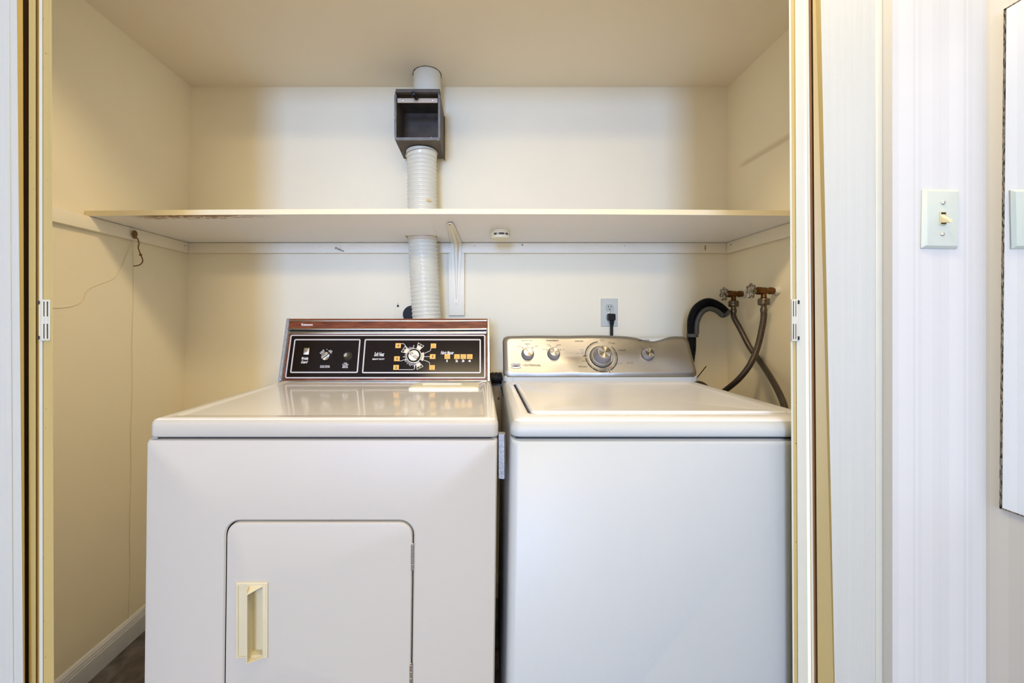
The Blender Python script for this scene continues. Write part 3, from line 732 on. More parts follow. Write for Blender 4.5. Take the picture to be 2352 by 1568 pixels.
def rot_text(body, px, py, wd, ht, ang):
    u, v = cuv(px, py, PN); M2 = cM @ Matrix.Translation((u, v, PN)) @ Matrix.Rotation(math.radians(ang), 4, 'Z')
    return text(body, -wd/2, -ht/2, wd/2, ht/2, 0, M2, m_wprint, con, bold=.01)
rot_text('LOUD\nFORT', 740.5, 808, .018, .009, 45); rot_text('OFF\nARRET', 759.5, 807, .017, .009, -45)
u, v = cuv(751.2, 802.2, PN); B().lathe([(.0012, 0), (.0012, .0002)], 10).build('index_dot', m_wprint, con, cM @ Matrix.Translation((u, v, PN)))
# knobs
def dome(parent, px, py, prof, mats, name, ms=None, n=36, extra=None, base=0.0026, label=None, rot=0):
    u, v = cuv(px, py, base)
    b = B().lathe(prof, n, ms=ms)
    if extra: extra(b)
    o = b.build(name, mats, parent, cM @ Matrix.Translation((u, v, base)) @ Matrix.Rotation(rot, 4, 'Z'))
    if label: o['label'] = label
    return o
def grip(L, w, h0, h1):
    def f(b): b.loft([rr(-L, L, -w, w, w*.9, h0), rr(-L, L, -w, w, w*.9, h1-.0015), rr(-L+.001, L-.001, -w+.001, w-.001, w*.7, h1)], 1)
    return f
dome(con, 749.2, 818.5, [(.0148, 0), (.0152, .001), (.0150, .004), (.0142, .007), (.0140, .0078)], [m_cream if False else m_steelknob, m_chrome, m_dark], 'knob', ms=[2, 0, 0, 0], extra=grip(.0145, .0035, .006, .016), rot=math.radians(40), label='small silver signal knob')
dome(con, 798.2, 817.5, [(.0158, 0), (.0158, .0012), (.0135, .0022), (.0125, .0015)], [m_black, mat('dark_bronze', (.10, .085, .05), .3, metal=.8)], 'button_socket', ms=[0, 0, 1])
dome(con, 796.8, 816.8, [(.0058, 0), (.0060, .010), (.0068, .012), (.0068, .015), (.0055, .0165)], [m_steelknob], 'push_button', label='small silver push to start button')
# timer dial
u, v = cuv(951.5, 817.5, PN); tM = cM @ Matrix.Translation((u, v, PN))
b = B()
for k in range(26):
    a = math.radians(95+k*7.4) if k < 26 else 0
    if 128 < math.degrees(a) < 172 and 140 < math.degrees(a) < 165: continue
    L = .0335 if k % 3 else .037
    b.join(B().box(.024, L, -.0006, .0006, 0, .0002).xf(Matrix.Rotation(a, 4, 'Z')))
    if k % 4 == 0: b.join(B().lathe([(.0013, 0), (.0013, .0002)], 8).xf(Matrix.Rotation(a, 4, 'Z') @ Matrix.Translation((L+.001, 0, 0))))
b.build('dial_tick', m_wprint, con, tM)
for ang in (62, 148, -62):
    R2 = Matrix.Rotation(math.radians(ang), 4, 'Z')
    bb_ = B().add([(.024, -.0065, 0), (.040, -.0095, 0), (.040, .0095, 0), (.024, .0065, 0), (.024, -.0065, .0003), (.040, -.0095, .0003), (.040, .0095, .0003), (.024, .0065, .0003)], [(4,5,6,7),(0,1,5,4),(1,2,6,5),(2,3,7,6),(3,0,4,7)])
    f_ = B(); f_.loft([[(.0385, -.0100, .0002), (.0480, -.0125, .0002), (.0480, .0125, .0002), (.0385, .0100, .0002)], [(.0385, -.0100, .0004), (.0480, -.0125, .0004), (.0480, .0125, .0004), (.0385, .0100, .0004)], [(.0395, -.0082, .0004), (.0465, -.0102, .0004), (.0465, .0102, .0004), (.0395, .0082, .0004)]], 0, False, False)
    f_.join(B().box(.0420, .0440, -.003, .003, .0002, .0005))
    bb_.join(f_).xf(R2).build('dial_segment', m_beigedial, con, tM)
b = B()
for k in range(10):
    b.join(B().box(.026, .0345, -.0016, .0016, 0, .0004).xf(Matrix.Rotation(math.radians(-28+k*5.4), 4, 'Z')))
b.build('dial_scale', m_beigedial, con, tM)
def lead(pts):
    q = [Vector((*cuv(x, y, PN), .0004)) for x, y in pts]; q = [Vector((p_.x, p_.y, PN+.0002)) for p_ in q]
    b = B().tube(q, .0009, 4); b.build('lead_line', m_wprint, con, cM)
lead([(921.5, 789), (927.5, 789), (933, 796), (940.5, 804)]); lead([(917.5, 828.5), (921, 828.5), (927.5, 826.3), (933.5, 825)])
lead([(916, 848.6), (948, 848.6), (952, 847), (953, 838)]); lead([(990, 799), (989, 804), (986, 806.5), (973, 811.8)])
lead([(987.5, 818.7), (975, 818.7)]); lead([(986.8, 838.5), (986.8, 833), (983.5, 830.5), (972, 826)])
for (x0, y0, x1, y1, tx) in ((908, 788, 921, 799, '4'), (905, 818, 918.3, 829, '3'), (903.2, 838, 916.4, 849, '2'), (989.2, 788.7, 1001.8, 799.3, None), (987.2, 813.2, 1000.3, 824, '1'), (985.8, 838.3, 998.8, 849, None),
                        (1021, 813.3, 1033.8, 824, None), (1043.2, 813.3, 1056, 824, None), (1057.8, 813.3, 1070.4, 824, None), (1072.4, 813.3, 1085.2, 824, None)):
    a = uvbox(x0, y0, x1, y1, PN)
    sq = B().box(a[0], a[2], a[1], a[3], .0026, PN+.0003).build('amber_square', m_orange, con, cM)
    if tx:
        mx, my = (x0+x1)/2, (y0+y1)/2; hw_ = 2.7 if tx != '1' else 1.2; ct(tx, mx-hw_, my-2.7, mx+hw_, my+2.7, m_maroon, bold=.03, n=PN+.0006)
    else:
        bb_ = B()
        for k in range(3):
            yy = y0+3+k*2.4; q = uvbox(x0+3, yy, x1-3, yy+1.1, PN)
            bb_.box(q[0], q[2], q[1], q[3], PN, PN+.0005)
        bb_.build('small_print', m_oranged, con, cM)
for tx, cx in (('1', 1026.7), ('2', 1049), ('3', 1063.6), ('4', 1078.2)):
    ct(tx, cx-3.1 if tx != '1' else cx-1.3, 825.8, cx+3.1 if tx != '1' else cx+1.3, 831.2, bold=.035)
dome(con, 951.5, 817.5, [(.0262, 0), (.0270, .002), (.0272, .006), (.0258, .0085), (.0240, .0085), (.0215, .004)], [m_chrome, m_black], 'dial_ring', ms=[0, 0, 0, 0, 1], n=48, label='chrome timer dial ring')
dome(con, 951.5, 817.5, [(.0200, .003), (.0205, .006), (.0195, .012), (.0180, .0135)], [m_chrome, m_steelknob], 'dial_knob', n=40, extra=grip(.0195, .0055, .012, .024), rot=math.radians(-35), label='chrome timer knob with raised grip')

# ------------------------------------------------------------------ WASHER
wa = thing('washer', 'white top loading washer with a dented stainless control panel, on the right', 'washing machine', (.40, 1.15, 0))
WL, WR = .062, .748
wz = E-.2455
F2 = lambda x0, x1, z0, z1, r, D: [(p[0], D, p[1]) for p in rr(x0, x1, z0, z1, r, 0, 6)]
b = B().loft([F2(WL, WR, .03, wz, .004, 1.49), F2(WL, WR, .03, wz, .004, DF+.02), F2(WL+.004, WR-.004, .03, wz-.003, .006, DF+.006), F2(WL+.013, WR-.013, .032, wz-.006, .01, DF)], ms=[1, 0, 0])
taper = lambda v: (v.x+(.016*(v.y-.83)/.66 if v.x < .4 else 0), v.y, v.z)
b.map(lambda v: (v.x-.0165*(wz-v.z) if v.x < .4 else v.x, v.y, v.z)).map(taper).build('cabinet', [m_enamel2, m_side], wa, smooth=50)
B().box(WL+.03, WR-.03, DF+.04, 1.47, 0, .03).build('plinth', m_dark, wa)
B().box(WL+.012, WR-.01, DF+.01, 1.48, wz-.002, wz+.004).build('seam_shade', m_dark, wa)  # dark fill standing in for shade in the gap below the deck
W = lambda i, z, r=.022: rr(WL+i, WR-i, DF-.002+i, 1.495-i, max(r-i*.6, .005), z, 6)
lx0, lx1, ld0, ld1 = .108, .694, .886, 1.315
H = lambda i, z: rr(lx0-i, lx1+i, ld0-i, ld1+i, .014, z, 6)
zt_ = E-.2045; zl = E-.2420
b = B().loft([W(.004, zl), W(.001, zl+.002), W(0, zl+.005), W(0, zt_-.022), W(.003, zt_-.013), W(.009, zt_-.006), W(.018, zt_-.002), W(.030, zt_), H(.006, zt_), H(.003, zt_-.0008), H(0, zt_-.004), H(0, zt_-.016)], ms=[0,0,0,0,0,1,1,1,1,1,2])
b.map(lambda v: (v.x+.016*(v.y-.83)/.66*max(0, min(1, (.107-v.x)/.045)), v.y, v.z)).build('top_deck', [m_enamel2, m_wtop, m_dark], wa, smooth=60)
L_ = lambda i, z, r=.013: rr(lx0+.0055+i, lx1-.0012-i, ld0+.0012+i, ld1-.0012-i, max(r-i*.2, .004), z, 6)
b = B().loft([L_(0, zt_-.014), L_(0, zt_-.002), L_(.001, zt_+.001), L_(.004, zt_+.0035), L_(.009, zt_+.0038), L_(.016, zt_+.001), L_(.030, zt_-.0005), L_(.05, zt_-.003), L_(.10, zt_-.006), L_(.16, zt_-.0075)])
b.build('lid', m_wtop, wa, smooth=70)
# console
th2 = math.atan2(.070, .141)
wM = FM(.079, 1.358, E-.1905, th2)
wuv = plane_uv(wM)
FW, FH = .6685, .1575
# white base strip and housing
b = B().loft([rr(.0785, .7475, 1.359, 1.49, .016, z, 5) for z in (zt_-.001, zt_+.004, E-.191)], 0); 
con2 = b.build('console_base', m_enamel2, wa)
# end caps lines of the base
B().box(.1095, .1108, 1.3575, 1.37, zt_+.001, E-.1915).build('seam', m_side, con2); B().box(.7235, .7245, 1.3575, 1.37, zt_+.001, E-.1915).build('seam', m_side, con2)
B().box(.11, .724, 1.3595, 1.372, zt_-.0005, zt_+.0018).build('base_gap', m_dark, con2)
# housing behind fascia
hb = B().loft([[(x, y, z) for y, z in ((1.366, E-.191), (1.432, E-.062), (1.445, E-.056), (1.488, E-.075), (1.49, E-.191))] for x in (.084, .743)])
hb.build('console_housing', m_enamel2, wa, smooth=30)
def dent(v):
    u, vv, n = v.x, v.y, v.z
    wt = max(0, min(1, (vv-.07)/.08))
    tp = max(0, min(1, (vv-.10)/.055))
    g1 = math.exp(-((u-.535)/.052)**2); g2 = math.exp(-((u-.615)/.022)**2)
    dv = -.0145*tp*g1 + .003*tp*g2 + .0035*tp*math.sin(math.pi*min(1, u/.5))
    dn = -.007*wt*g1
    dn += .0016*wt*math.sin(u*17+1.2)+.0011*math.sin(u*31+vv*25)*max(0, min(1, vv/.03))
    # soft pressed bulge between the temperature knob and the dial
    dn += .0030*math.exp(-((u-.225)/.045)**2-((vv-.055)/.028)**2)
    dn -= .0020*math.exp(-((u-.43)/.06)**2-((vv-.05)/.04)**2)
    return (u, vv+dv, n+dn)
Q = lambda i, n_, r: rr(i, FW-i, i, FH-i, max(r-i*.6, .004), n_, 8, 30)
b = B().loft([Q(.001, -.022, .022), Q(0, -.016, .022), Q(0, -.010, .022), Q(.0012, -.007, .022), Q(.005, -.003, .022), Q(.0125, 0, .022), Q(.015, .0012, .022), Q(.018, .0014, .022)]+[Q(.018+k*.0057, .0014, .020) for k in range(1, 11)], c0=False)
fas = b.map(dent).build('fascia', m_stainless, wa, wM, smooth=60, label='dented brushed stainless control panel')
FN = .0022
def surf(u, v): return dent(Vector((u, v, .0014)))[2]
def wt(body, px0, py0, px1, py1, m=m_print, bold=0.0, shear=0):
    a = wuv(px0, py1, FN); c = wuv(px1, py0, FN)
    n = max(surf((a[0]+c[0])/2, (a[1]+c[1])/2), surf(a[0], (a[1]+c[1])/2), surf(c[0], (a[1]+c[1])/2))+.00025
    return text(body, a[0], a[1], c[0], c[1], n, wM, m, fas, 'lettering', shear, bold)
wt('laundry load', 1198.5, 780, 1223.3, 783.4, m_printfade, .01); wt('temperature', 1254.5, 779.8, 1283, 784.3, bold=.015)
wt('normal', 1321, 780.6, 1339, 784.2, bold=.015); wt('casual', 1420, 801, 1435.5, 805.8); wt('delicate', 1328, 839, 1348, 843, m_printfade)
wt('extra rinse', 1467.5, 778.2, 1492.5, 781.8, bold=.015)
wt('small', 1187.8, 793.6, 1196.6, 796.6, m_printfade); wt('medium', 1205.5, 787.6, 1219, 790.6, bold=.01); wt('super', 1228, 793.4, 1237, 796.8, m_printfade)
wt('cold', 1245, 800.5, 1252, 803, m_printfade); wt('cool', 1256, 790, 1262.5, 792.8); wt('warm', 1279, 790.5, 1288, 793.2); wt('hot', 1291.6, 800.5, 1297, 803.2, m_printfade)
wt('CENTENNIAL', 1200.5, 836.0, 1242.3, 840.4, m_printfade, .012)
wt('regular', 1332, 801, 1342, 803.6, m_printfade); wt('heavy', 1334, 806.3, 1342, 808.6, m_printfade); wt('super wash', 1324, 809.8, 1340.5, 812.4, m_printfade)
wt('off', 1339, 813, 1344, 816, m_printred); wt('off', 1399, 841.5, 1404.5, 844.8, m_printred); wt('regular', 1388, 845.5, 1399, 848.4, m_printfade)
wt('extra rinse', 1336, 827.4, 1352, 830, m_printfade); wt('extra rinse', 1413, 832, 1429, 834.6, m_printfade); wt('extra\nrinse', 1378.5, 779.3, 1387, 783.8, m_printfade)
wt('off', 1397, 785.6, 1401.5, 788); wt('regular', 1403, 787, 1413, 789.8, bold=.01); wt('pull to start\npush to stop', 1440, 830, 1455, 835.5, m_printfade)
wt('off', 1470, 793.5, 1474, 796, m_printfade); wt('on', 1494, 792, 1498, 794.5, m_printfade)
# maker's shield badge
a = wuv(1173.4, 846.6, FN); c = wuv(1196.2, 834.2, FN)
sn = surf((a[0]+c[0])/2, (a[1]+c[1])/2)+.0003
def shield(g_, drop): 
    u0_, v0_, u1_, v1_ = a[0]+g_, a[1]+g_*1.2, c[0]-g_, c[1]-g_; um = (u0_+u1_)/2
    return [(u0_, v0_+drop), (um, v0_), (u1_, v0_+drop), (u1_, v1_), (u0_, v1_)]
B().prism(shield(0, .0035), sn, sn+.0012).build('badge', m_print, fas, wM)
B().prism(shield(.0007, .0035), sn, sn+.0016).build('badge_rim', m_wprint2, fas, wM)
B().prism([(a[0]+.0022, a[1]+.0080), ((a[0]+c[0])/2, a[1]+.0056), (c[0]-.0022, a[1]+.0080), (c[0]-.0022, c[1]-.002), (a[0]+.0022, c[1]-.002)], sn, sn+.0020).build('badge_field', m_print, fas, wM)
a2 = wuv(1175.8, 840.4, FN); c2 = wuv(1193.8, 836.6, FN)
text('MAYTAG', a2[0], a2[1], c2[0], c2[1], sn+.0024, wM, m_wprint, fas, bold=.02)
# knobs
def wknob(px, py, name, prof, ms, mats, n=40, label=None, rot=0):
    u, v = wuv(px, py, FN)
    o = B().lathe(prof, n, ms=ms).build(name, mats, fas, wM @ Matrix.Translation((u, v, surf(u, v))) @ Matrix.Rotation(rot, 4, 'Z'))
    if label: o['label'] = label
    return o
sk = [(.0222, 0), (.0222, .003), (.0215, .0032), (.0212, .006), (.0175, .0205), (.0160, .0222), (.0152, .0222), (.0148, .0218), (.0020, .0218)]
for px, py, rt in ((1212, 812.5, .5), (1271.5, 812.5, 0), (1488, 813.5, -.6)):
    wknob(px, py, 'knob', sk, [1, 1, 0, 0, 0, 0, 2, 2], [m_knobgrey, m_slot, m_steelknob], rot=rt, label='small grey knob with brushed cap')
wknob(1381, 819, 'dial_skirt', [(.0400, 0), (.0400, .002), (.0375, .0035), (.0360, .003), (.0345, .0075), (.0335, .0085), (.0300, .0085)], [1, 1, 0, 0, 0, 0], [m_stainless, m_slot], 48, label='silver cycle dial skirt')
wknob(1381, 819, 'dial_knob', [(.0315, .006), (.0318, .010), (.0300, .0125), (.0285, .022), (.0245, .043), (.0222, .0465), (.0212, .0468), (.0205, .0462), (.002, .0462)], [1, 0, 0, 0, 0, 0, 2, 2], [m_knobgrey, m_chrome, m_steelknob], 48, label='large grey cycle dial with brushed cap')
# dial print: heavy segmented outer ring, thin inner ring
u, v = wuv(1381, 818.2, FN); dM = wM @ Matrix.Translation((u, v, surf(u, v)+.0015))
def arc(r0, r1, a0, a1, b, n=14):
    pts = [[(r*math.cos(math.radians(a0+(a1-a0)*i/n)), r*math.sin(math.radians(a0+(a1-a0)*i/n)), z) for (r, z) in ((r0, 0), (r1, 0), (r1, .0003), (r0, .0003))] for i in range(n+1)]
    b.loft(pts)
b = B()
for a0, a1 in ((57, 132), (134, 158), (160, 164), (166, 170), (172, 176), (186, 202), (204, 228), (230, 252), (254, 278), (280, 285), (297, 318), (320, 334), (336, 354), (356, 20), (22, 36), (38, 41), (43, 47)):
    if a1 < a0: a1 += 360
    arc(.0535, .0570, a0, a1, b)
for a0, a1 in ((57, 172), (186, 283), (297, 407)): arc(.0495, .0503, a0, a1, b, 30)
for ang in (52, 178, 291): b.join(B().box(.0497, .0630, -.0008, .0008, 0, .0003).xf(Matrix.Rotation(math.radians(ang), 4, 'Z')))
b.build('dial_print', m_print, fas, dM)
def tick(px, py, qx, qy, w_=.0009):
    p0 = wuv(px, py, FN); p1 = wuv(qx, qy, FN); nn = max(surf(*p0), surf(*p1))+.0007
    B().tube([(p0[0], p0[1], nn), (p1[0], p1[1], nn)], w_, 4).build('tick_mark', m_print, fas, wM)
for q in ((1199, 797, 1202, 799), (1212, 791.5, 1212, 794), (1225.5, 797, 1222, 799), (1254.8, 803.5, 1257.5, 803), (1263.2, 793.8, 1265, 796), (1278.5, 793.8, 1277, 796), (1288.5, 803.5, 1285.5, 803), (1475, 798, 1477.5, 800)):
    tick(*q)

# x mark and clutter in the gap behind the machines
bk = B().box(.028, .095, 1.548, 1.56, E-.60, E-.230, .002)
bko = bk.build('back_panel', mat('dusky_grey_panel', (.42, .36, .29), .6, var=.1), None, label='grey panel with a small black x behind the gap between the machines', category='panel')
c = P(1145, 915, 1.5475)
xb = B()
for s_ in (1, -1): xb.join(B().box(-.0065, .0065, -.0011, .0011, 0, .0006).xf(Matrix.Rotation(s_*math.radians(48), 4, 'Z')))
xb.build('x_mark', m_slot, bko, FM(c.x, 1.548, c.z))
p0 = P(1085, 868, 1.52); p1 = P(1195, 868, 1.52)
pts = [p0.lerp(p1, k/60) for k in range(61)]
B().tube(pts, lambda i: .0205+.0012*(i % 2), 16).build('flexible_duct', m_rubber, None, label='black ribbed duct lying behind the gap between the machines', category='duct', smooth=20) if False else None
dct = thing('black_hose', 'fat black hose lying behind the gap between the two machines', 'hose', p0)
B().tube(pts, lambda i: .0215+.0010*math.sin(i*1.3), 18).build('hose_wall', m_rubber, dct)

# ------------------------------------------------------------------ outlets and plugs
ox = (1400-1104)*1.62/912; oz = E+(738-717.5)*1.62/912
ol = thing('wall_outlet', 'grey white duplex outlet on the back wall behind the washer', 'outlet', (ox, 1.62, oz-.057))
oM = FM(ox, DB, oz)
B().loft([rr(-.0345, .0345, -.0570, .0570, .002, 0), rr(-.0345, .0345, -.0570, .0570, .002, .003), rr(-.0325, .0325, -.0550, .0550, .002, .0055)]).build('cover_plate', m_plategrey, ol, oM)
for s_ in (1, -1):
    f = B().loft([[(x, y+s_*.0195, z) for x, y, z in [(k[0]*sc, k[1]*sc, zz) for k in rr(-.0165, .0165, -.0145, .0145, .012, 0, 5)]] for sc, zz in ((1, .004), (1, .0075), (.95, .0082))])
    rc = f.build('receptacle', m_plate, ol, oM)
    if s_ > 0:
        sb = B().box(-.0068, -.0045, .0195, .0285, .008, .0086).box(.0045, .0066, .0200, .0280, .008, .0086)
        sb.join(B().lathe([(.0026, 0), (.0026, .0006)], 12).xf(Matrix.Translation((0, .0125, .008))))
        sb.build('slot', m_slot, rc, oM)
B().lathe([(.0034, .005), (.0034, .0068), (.002, .0075)], 14).build('screw', m_steel, ol, oM)
pg = thing('power_plug', 'black plug and cord in the lower socket behind the washer', 'plug', (ox+.002, 1.60, oz-.05))
pM = FM(ox+.002, DB-.0085, oz-.018)
b = B().loft([rr(-.0135, .0135, -.013, .0125, .004, 0), rr(-.0145, .0145, -.015, .0135, .004, .012), rr(-.013, .013, -.0145, .012, .004, .026), rr(-.0115, .0115, -.013, .010, .004, .029)])
b.build('plug_body', m_black, pg, pM)
pc = Vector((ox+.004, DB-.024, oz-.032))
B().tube(catmull([pc+Vector((0, 0, .004)), pc+Vector((.0, .001, -.006)), pc+Vector((.0, .002, -.018)), pc+Vector((0, .003, -.024))], 6), lambda i: .0105-.0045*min(1, i/14)+(.0010 if i in (7, 8, 12, 13) else 0), 16).build('strain_relief', m_black, pg)
B().tube(catmull([pc+Vector((0, .003, -.02)), pc+Vector((.0, .004, -.06)), pc+Vector((.001, .006, -.16)), pc+Vector((-.01, .008, -.3))], 8), .0058, 12).build('cord', m_black, pg)

# dryer outlet: painted over plate with a hole, round black plug
cv = thing('blank_cover_plate', 'painted over wall plate with a dark hole, left of the vent hose', 'wall plate', P(918, 740, 1.62))
x0 = P(904, 0, 1.622).x; x1 = P(970, 0, 1.622).x; z1 = P(0, 678, 1.622).z; z0 = P(0, 748, 1.622).z
B().box(x0, x1, 1.6232, DB, z0, z1, .001).build('plate', m_wall, cv)
c = P(914, 702.5, 1.623); B().lathe([(.0046, 0), (.0046, .0006), (.003, .0007)], 16).build('hole', m_slot, cv, FM(c.x, 1.6232, c.z))
c = P(914, 697, 1.623); nailhead(cv, (c.x, 1.6232, c.z), 'y', .003)
rp = thing('round_plug', 'round black plug on the wall just left of the vent hose', 'plug', P(943, 735, 1.61))
c = P(945, 722, 1.605)
B().lathe([(.0335, 0), (.036, .002), (.036, .012), (.033, .016), (.02, .0165), (.002, .0165)], 36).build('plug_body', m_rubber, rp, FM(c.x, 1.6225, c.z))
B().box(-.012, .012, -.075, -.02, .002, .014, .004).build('cord_tail', m_rubber, rp, FM(c.x-.004, 1.6225, c.z))

# ------------------------------------------------------------------ water taps and hoses
def valve(wx, wy, wz_, L, label):
    t = thing('water_tap', label, 'tap', (wx-L*.5, wy, wz_))
    A = Matrix.Translation((wx, wy, wz_)) @ Matrix.Rotation(-math.pi/2, 4, 'Y')      # local z -> -X
    def lo(prof, name, mt, n=24, **k): return B().lathe(prof, n).build(name, mt, t, A, **k)
    b = B(); rings = []
    for r, z in ((.017, 0), (.0155, .004), (.0125, .010), (.0115, .012)):
        rings.append([((r+.0022*mnoise.noise((math.cos(k/20*6.283)*3, math.sin(k/20*6.283)*3, z*300)))*math.cos(k/20*6.283), (r+.0022*mnoise.noise((math.cos(k/20*6.283)*3, math.sin(k/20*6.283)*3, z*300)))*math.sin(k/20*6.283), z) for k in range(20)])
    b.loft(rings).build('plaster_collar', m_plaster, t, A)
    lo([(.0085, .008), (.0105, .012), (.0118, .014), (.0122, .026), (.0105, .029), (.0095, .032), (.0105, .036), (.0118, .040), (.0118, .052), (.0128, .054), (.0132, .066), (.0122, .069), (.0085, .071), (.0075, .079), (.0040, .081)], 'valve_body', m_brass)
    lo([(.0035, .075), (.0035, L)], 'stem', m_brass, 12)
    # lobed hand wheel
    k = 7; pts = []
    for i in range(141):
        a = 2*math.pi*i/140; r = .0205+.0036*math.cos(k*a); pts.append((r*math.cos(a), r*math.sin(a), L))
    wh = B().tube(pts, .0030, 8)
    for i in range(k):
        a = 2*math.pi*(i+.5)/k
        wh.tube([(.004*math.cos(a), .004*math.sin(a), L), (.0175*math.cos(a), .0175*math.sin(a), L)], .0019, 6)
    wh.lathe([(.0058, L-.005), (.0062, L), (.0055, L+.0035), (.0030, L+.004), (.0028, L+.0055), (.001, L+.006)], 16)
    wh.build('hand_wheel', m_wheel, t, A)
    # outlet down
    Z = Matrix.Translation((wx-.045, wy, wz_))
    B().lathe([(.0085, -.004), (.0082, -.020), (.0092, -.0215), (.0092, -.024), (.0082, -.025), (.0082, -.030)], 20).build('outlet_spout', m_brass, t, Z)
    return t, Vector((wx-.045, wy, wz_-.03))
def coupling(parent, top):
    Z = Matrix.Translation(top)
    B().lathe([(.0150, .004), (.0172, .001), (.0178, -.004), (.0168, -.0065), (.0178, -.009), (.0172, -.016), (.0150, -.019), (.0100, -.0195)], 28).build('coupling_nut', m_couple, parent, Z)
    B().lathe([(.0085, -.018), (.0085, -.027), (.0102, -.029), (.0108, -.034), (.0104, -.042), (.0092, -.043)], 20).build('ferrule', m_couple, parent, Z)
v1_, s1 = valve(1.0105, 1.516, E+.105, .082, 'brass water tap nearer the back corner, left of the pair')
v2_, s2 = valve(1.0105, 1.354, E+.1045, .089, 'brass water tap nearer the door, right of the pair')
h1 = thing('water_hose', 'braided hose from the left tap curving down to the right', 'hose', s1)
h2 = thing('water_hose', 'braided hose from the right tap curving down to the left behind the washer', 'hose', s2)
coupling(h1, s1); coupling(h2, s2)
p = catmull([s1+Vector((0, 0, -.036)), s1+Vector((0.002, 0, -.060)), P(1700, 755, 1.497), P(1722, 797, 1.46), P(1746, 830, 1.405), P(1771, 868, 1.31), P(1793, 910, 1.23), P(1804, 948, 1.17), (.885, 1.15, E-.36), (.872, 1.20, E-.52), (.84, 1.36, E-.62), (.78, 1.54, E-.62)], 12)
B().tube(p, .0093, 14).build('braided_hose', m_braid, h1)
p = catmull([s2+Vector((0, 0, -.036)), s2+Vector((0, 0, -.060)), P(1750, 755, 1.352), P(1739, 800, 1.35), P(1722, 838, 1.35), P(1698, 869, 1.37), P(1670, 893, 1.41), P(1650, 906, 1.45), P(1636, 904, 1.51), P(1624, 890, 1.54), P(1606, 880, 1.545), P(1575, 884, 1.53), P(1540, 915, 1.53)], 12)
B().tube(p, .0093, 14).build('braided_hose', m_braid, h2)

# drain hose with hooked guide
dh = thing('drain_hose', 'black corrugated drain hose arched in a grey hook guide by the taps', 'hose', P(1597, 850, 1.55))
dp = [(.70, 1.565, E-.75), (.73, 1.565, E-.40), P(1574, 870, 1.56), P(1587, 812, 1.552), P(1588.5, 770, 1.545), P(1589, 735, 1.54), P(1600, 709, 1.535), P(1624, 694.5, 1.53), P(1648, 702, 1.525), P(1668, 719, 1.52)]
path = catmull(dp, 44)
B().tube(path, lambda i: .0172 if i % 3 == 0 else .0150, 16).build('corrugated_hose', m_rubber, dh, smooth=25)
gi = catmull([P(1599.5, 766, 1.53), P(1601, 740, 1.526), P(1611, 719, 1.522), P(1627, 709, 1.517), P(1645, 713, 1.512), P(1660, 725, 1.508)], 14)
B().tube(gi, .0095, 12).build('hook_guide', m_guide, dh, label='grey plastic hook guide')
gc = P(1590.5, 770, 1.545)
B().lathe([(.0178, -.007), (.0205, -.006), (.0205, .006), (.0178, .007)], 24, c0=False, c1=False).build('guide_collar', m_guide, dh, Matrix.Translation(gc))
ge = P(1667, 720, 1.515)
B().lathe([(.0165, -.008), (.0190, -.007), (.0190, .004), (.0150, .006)], 24).build('guide_end', m_guide, dh, Matrix.Translation(ge) @ Matrix.Rotation(math.radians(135), 4, 'Y'))
B().tube([P(1597, 872, 1.50), P(1622, 841, 1.53)], .0016, 6).build('cable_tie', m_rubber, dh, label='black cable tie tail sticking out')

# ------------------------------------------------------------------ cord on the left cleat
kx = leftx(E+.25)
kc = thing('knotted_cord', 'old brown cord knotted on a hook at the left cleat', 'cord', (kx+.03, 1.36, E+.25))
hc = P(308, 539, 1.352)
b = B()
for k in range(4):
    a0 = k*.9
    pts = [hc+Vector((.006*math.sin(a0)+.003*k-.004, .009*math.cos(t_)*math.cos(a0)-.002*k, .010*math.sin(t_)+.002*k-.004)) for t_ in [2*math.pi*q/18 for q in range(19)]]
    b.tube(pts, .0024, 6)
b.build('knot', m_cord, kc)
B().tube([(leftx(E+.3)+.0182, hc.y, hc.z+.004), (hc.x, hc.y, hc.z+.004)], .0028, 8).build('hook', m_steel, kc)
B().tube(catmull([hc, P(317, 550, 1.355), P(319, 560, 1.357), P(317.5, 568, 1.358), P(320, 577, 1.358), P(323, 585, 1.358), P(327, 594, 1.357), P(327, 602, 1.356), P(320, 608.5, 1.355), P(307, 611, 1.353)], 8), .0019, 6).build('cord_end', m_cord, kc)
B().lathe([(.0005, -.006), (.0035, -.002), (.0035, .002), (.0005, .006)], 8).build('small_knot', m_cord, kc, Matrix.Translation(P(323, 585, 1.358)) @ Matrix.Rotation(1.3, 4, 'Y'))
xw = lambda z: leftx(z)+.0012
def on_left(px, py):      # point on the left closet wall
    x = leftx(E)
    for _ in range(4):
        D = x*912/(px-1104); z = E-(py-738)*D/912; x = leftx(z)+.0014
    return Vector((x, x*912/(px-1104), z))
q = [hc+Vector((0, 0, -.006)), P(302, 562, 1.350), P(294, 578, 1.345), on_left(286, 598), on_left(272, 625), on_left(258, 641), on_left(230, 652), on_left(205, 663), on_left(197, 673), on_left(190, 690), on_left(172, 701), on_left(146, 706), on_left(118, 707)]
B().tube(catmull(q, 8), .0010, 6).build('long_string', m_cordp, kc)
q = [hc+Vector((-.004, 0, -.008))]+[on_left(307-.0125*(y-560)+.8*math.sin(y*.03), y) for y in range(600, 1421, 41)]
B().tube(catmull(q, 4), .0010, 6).build('hanging_string', m_cordp, kc)

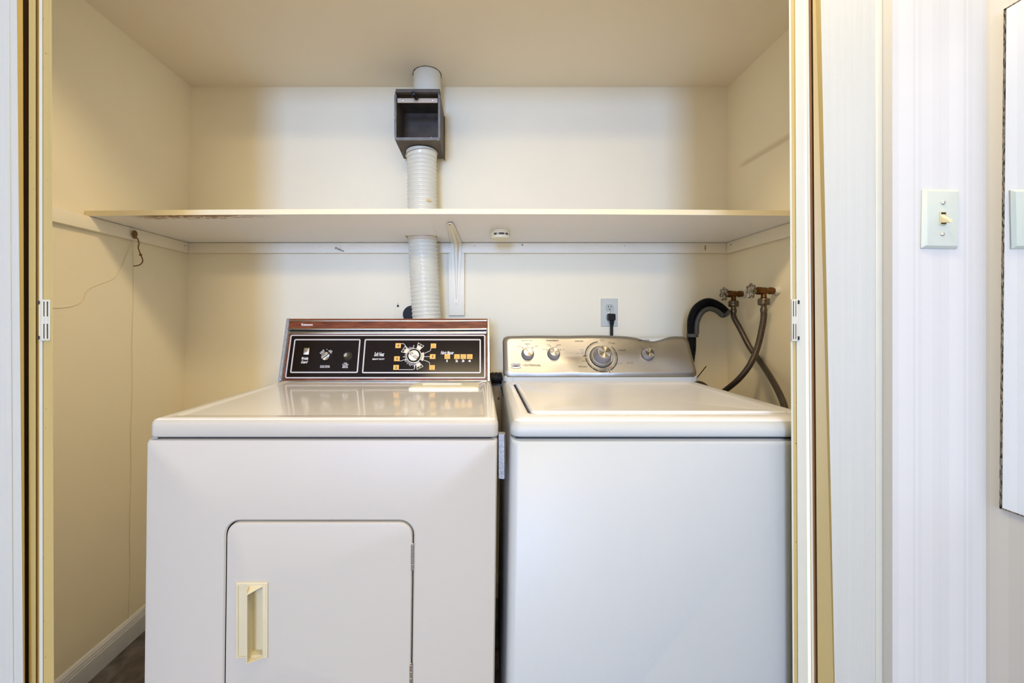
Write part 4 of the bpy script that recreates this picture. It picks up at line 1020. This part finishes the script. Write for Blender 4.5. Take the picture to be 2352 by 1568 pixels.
# ------------------------------------------------------------------ light switch and mirror
sx_, sz_ = (2156-1104)*.77/912, E+(738-503.5)*.77/912
sw = thing('light_switch', 'pale ivory toggle light switch on the striped wallpaper', 'switch', (sx_, .768, sz_-.057))
sM = FM(sx_, .77, sz_, 0, math.radians(-1.1))
B().loft([rr(-.0352, .0352, -.0572, .0572, .0015, 0), rr(-.0352, .0352, -.0572, .0572, .0015, .002), rr(-.0302, .0302, -.0525, .0525, .0015, .0062), rr(-.029, .029, -.0515, .0515, .0015, .0065)]).build('cover_plate', m_plate, sw, sM, smooth=20)
b = B(); frame(b, -.0062, .0062, -.0125, .0125, .0010, .0005, .0062, .0085); b.build('toggle_frame', m_ivory, sw, sM)
B().box(-.0050, .0050, -.0113, .0113, .0060, .0070).build('toggle_slot', m_slot, sw, sM)
tg = B().loft([rr(-.0048, .0048, -.0095, .0085, .001, .0066), rr(-.0046, .0046, -.0090, .0030, .001, .0095), rr(-.0040, .0040, -.0110, -.0040, .0015, .0185), rr(-.0034, .0034, -.0108, -.0050, .0015, .0200)])
tg.build('toggle', m_ivory, sw, sM)
for yy in (.0302, -.0302):
    o = B().lathe([(.0040, .0062), (.0040, .0075), (.0030, .0086), (.001, .009)], 16).build('screw', m_steel, sw, sM @ Matrix.Translation((0, yy, 0)))
    
mi = thing('wall_mirror', 'frameless wall mirror with black worn edges on the right wall', 'mirror', (.977, .3, E-.35))
def mir(d0b, d0t, d1, zb_, zt_m, x0, x1): 
    return [(x0, d0b, zb_), (x0, d1, zb_), (x0, d1, zt_m), (x0, d0t, zt_m), (x1, d0b, zb_), (x1, d1, zb_), (x1, d1, zt_m), (x1, d0t, zt_m)]
FB = [(0,1,2,3),(7,6,5,4),(0,4,5,1),(1,5,6,2),(2,6,7,3),(3,7,4,0)]
zmt = E+.581; zmb = E-.3505
B().add(mir(.745, .739, -.6, zmb, zmt, .9745, .9799), FB).build('mirror_glass', [m_mirror], mi, smooth=10)
b = B()
b.add([(x, y if y not in (.7385,) else (.7425 if z < E else .7365), z) for x, y, z in mir(.7455, .7395, .7385, zmb, zmt, .9738, .9744)], FB)
b.add([v for v in mir(.7455, .7455, -.6, zmb, zmb+.0022, .9738, .9744)], FB); b.add(mir(.7395, .7395, -.6, zmt-.002, zmt, .9738, .9744), FB)
b.build('worn_edge', m_worn, mi, smooth=10)
# edge strip widths: left strip is 4 mm wide following the leaning edge
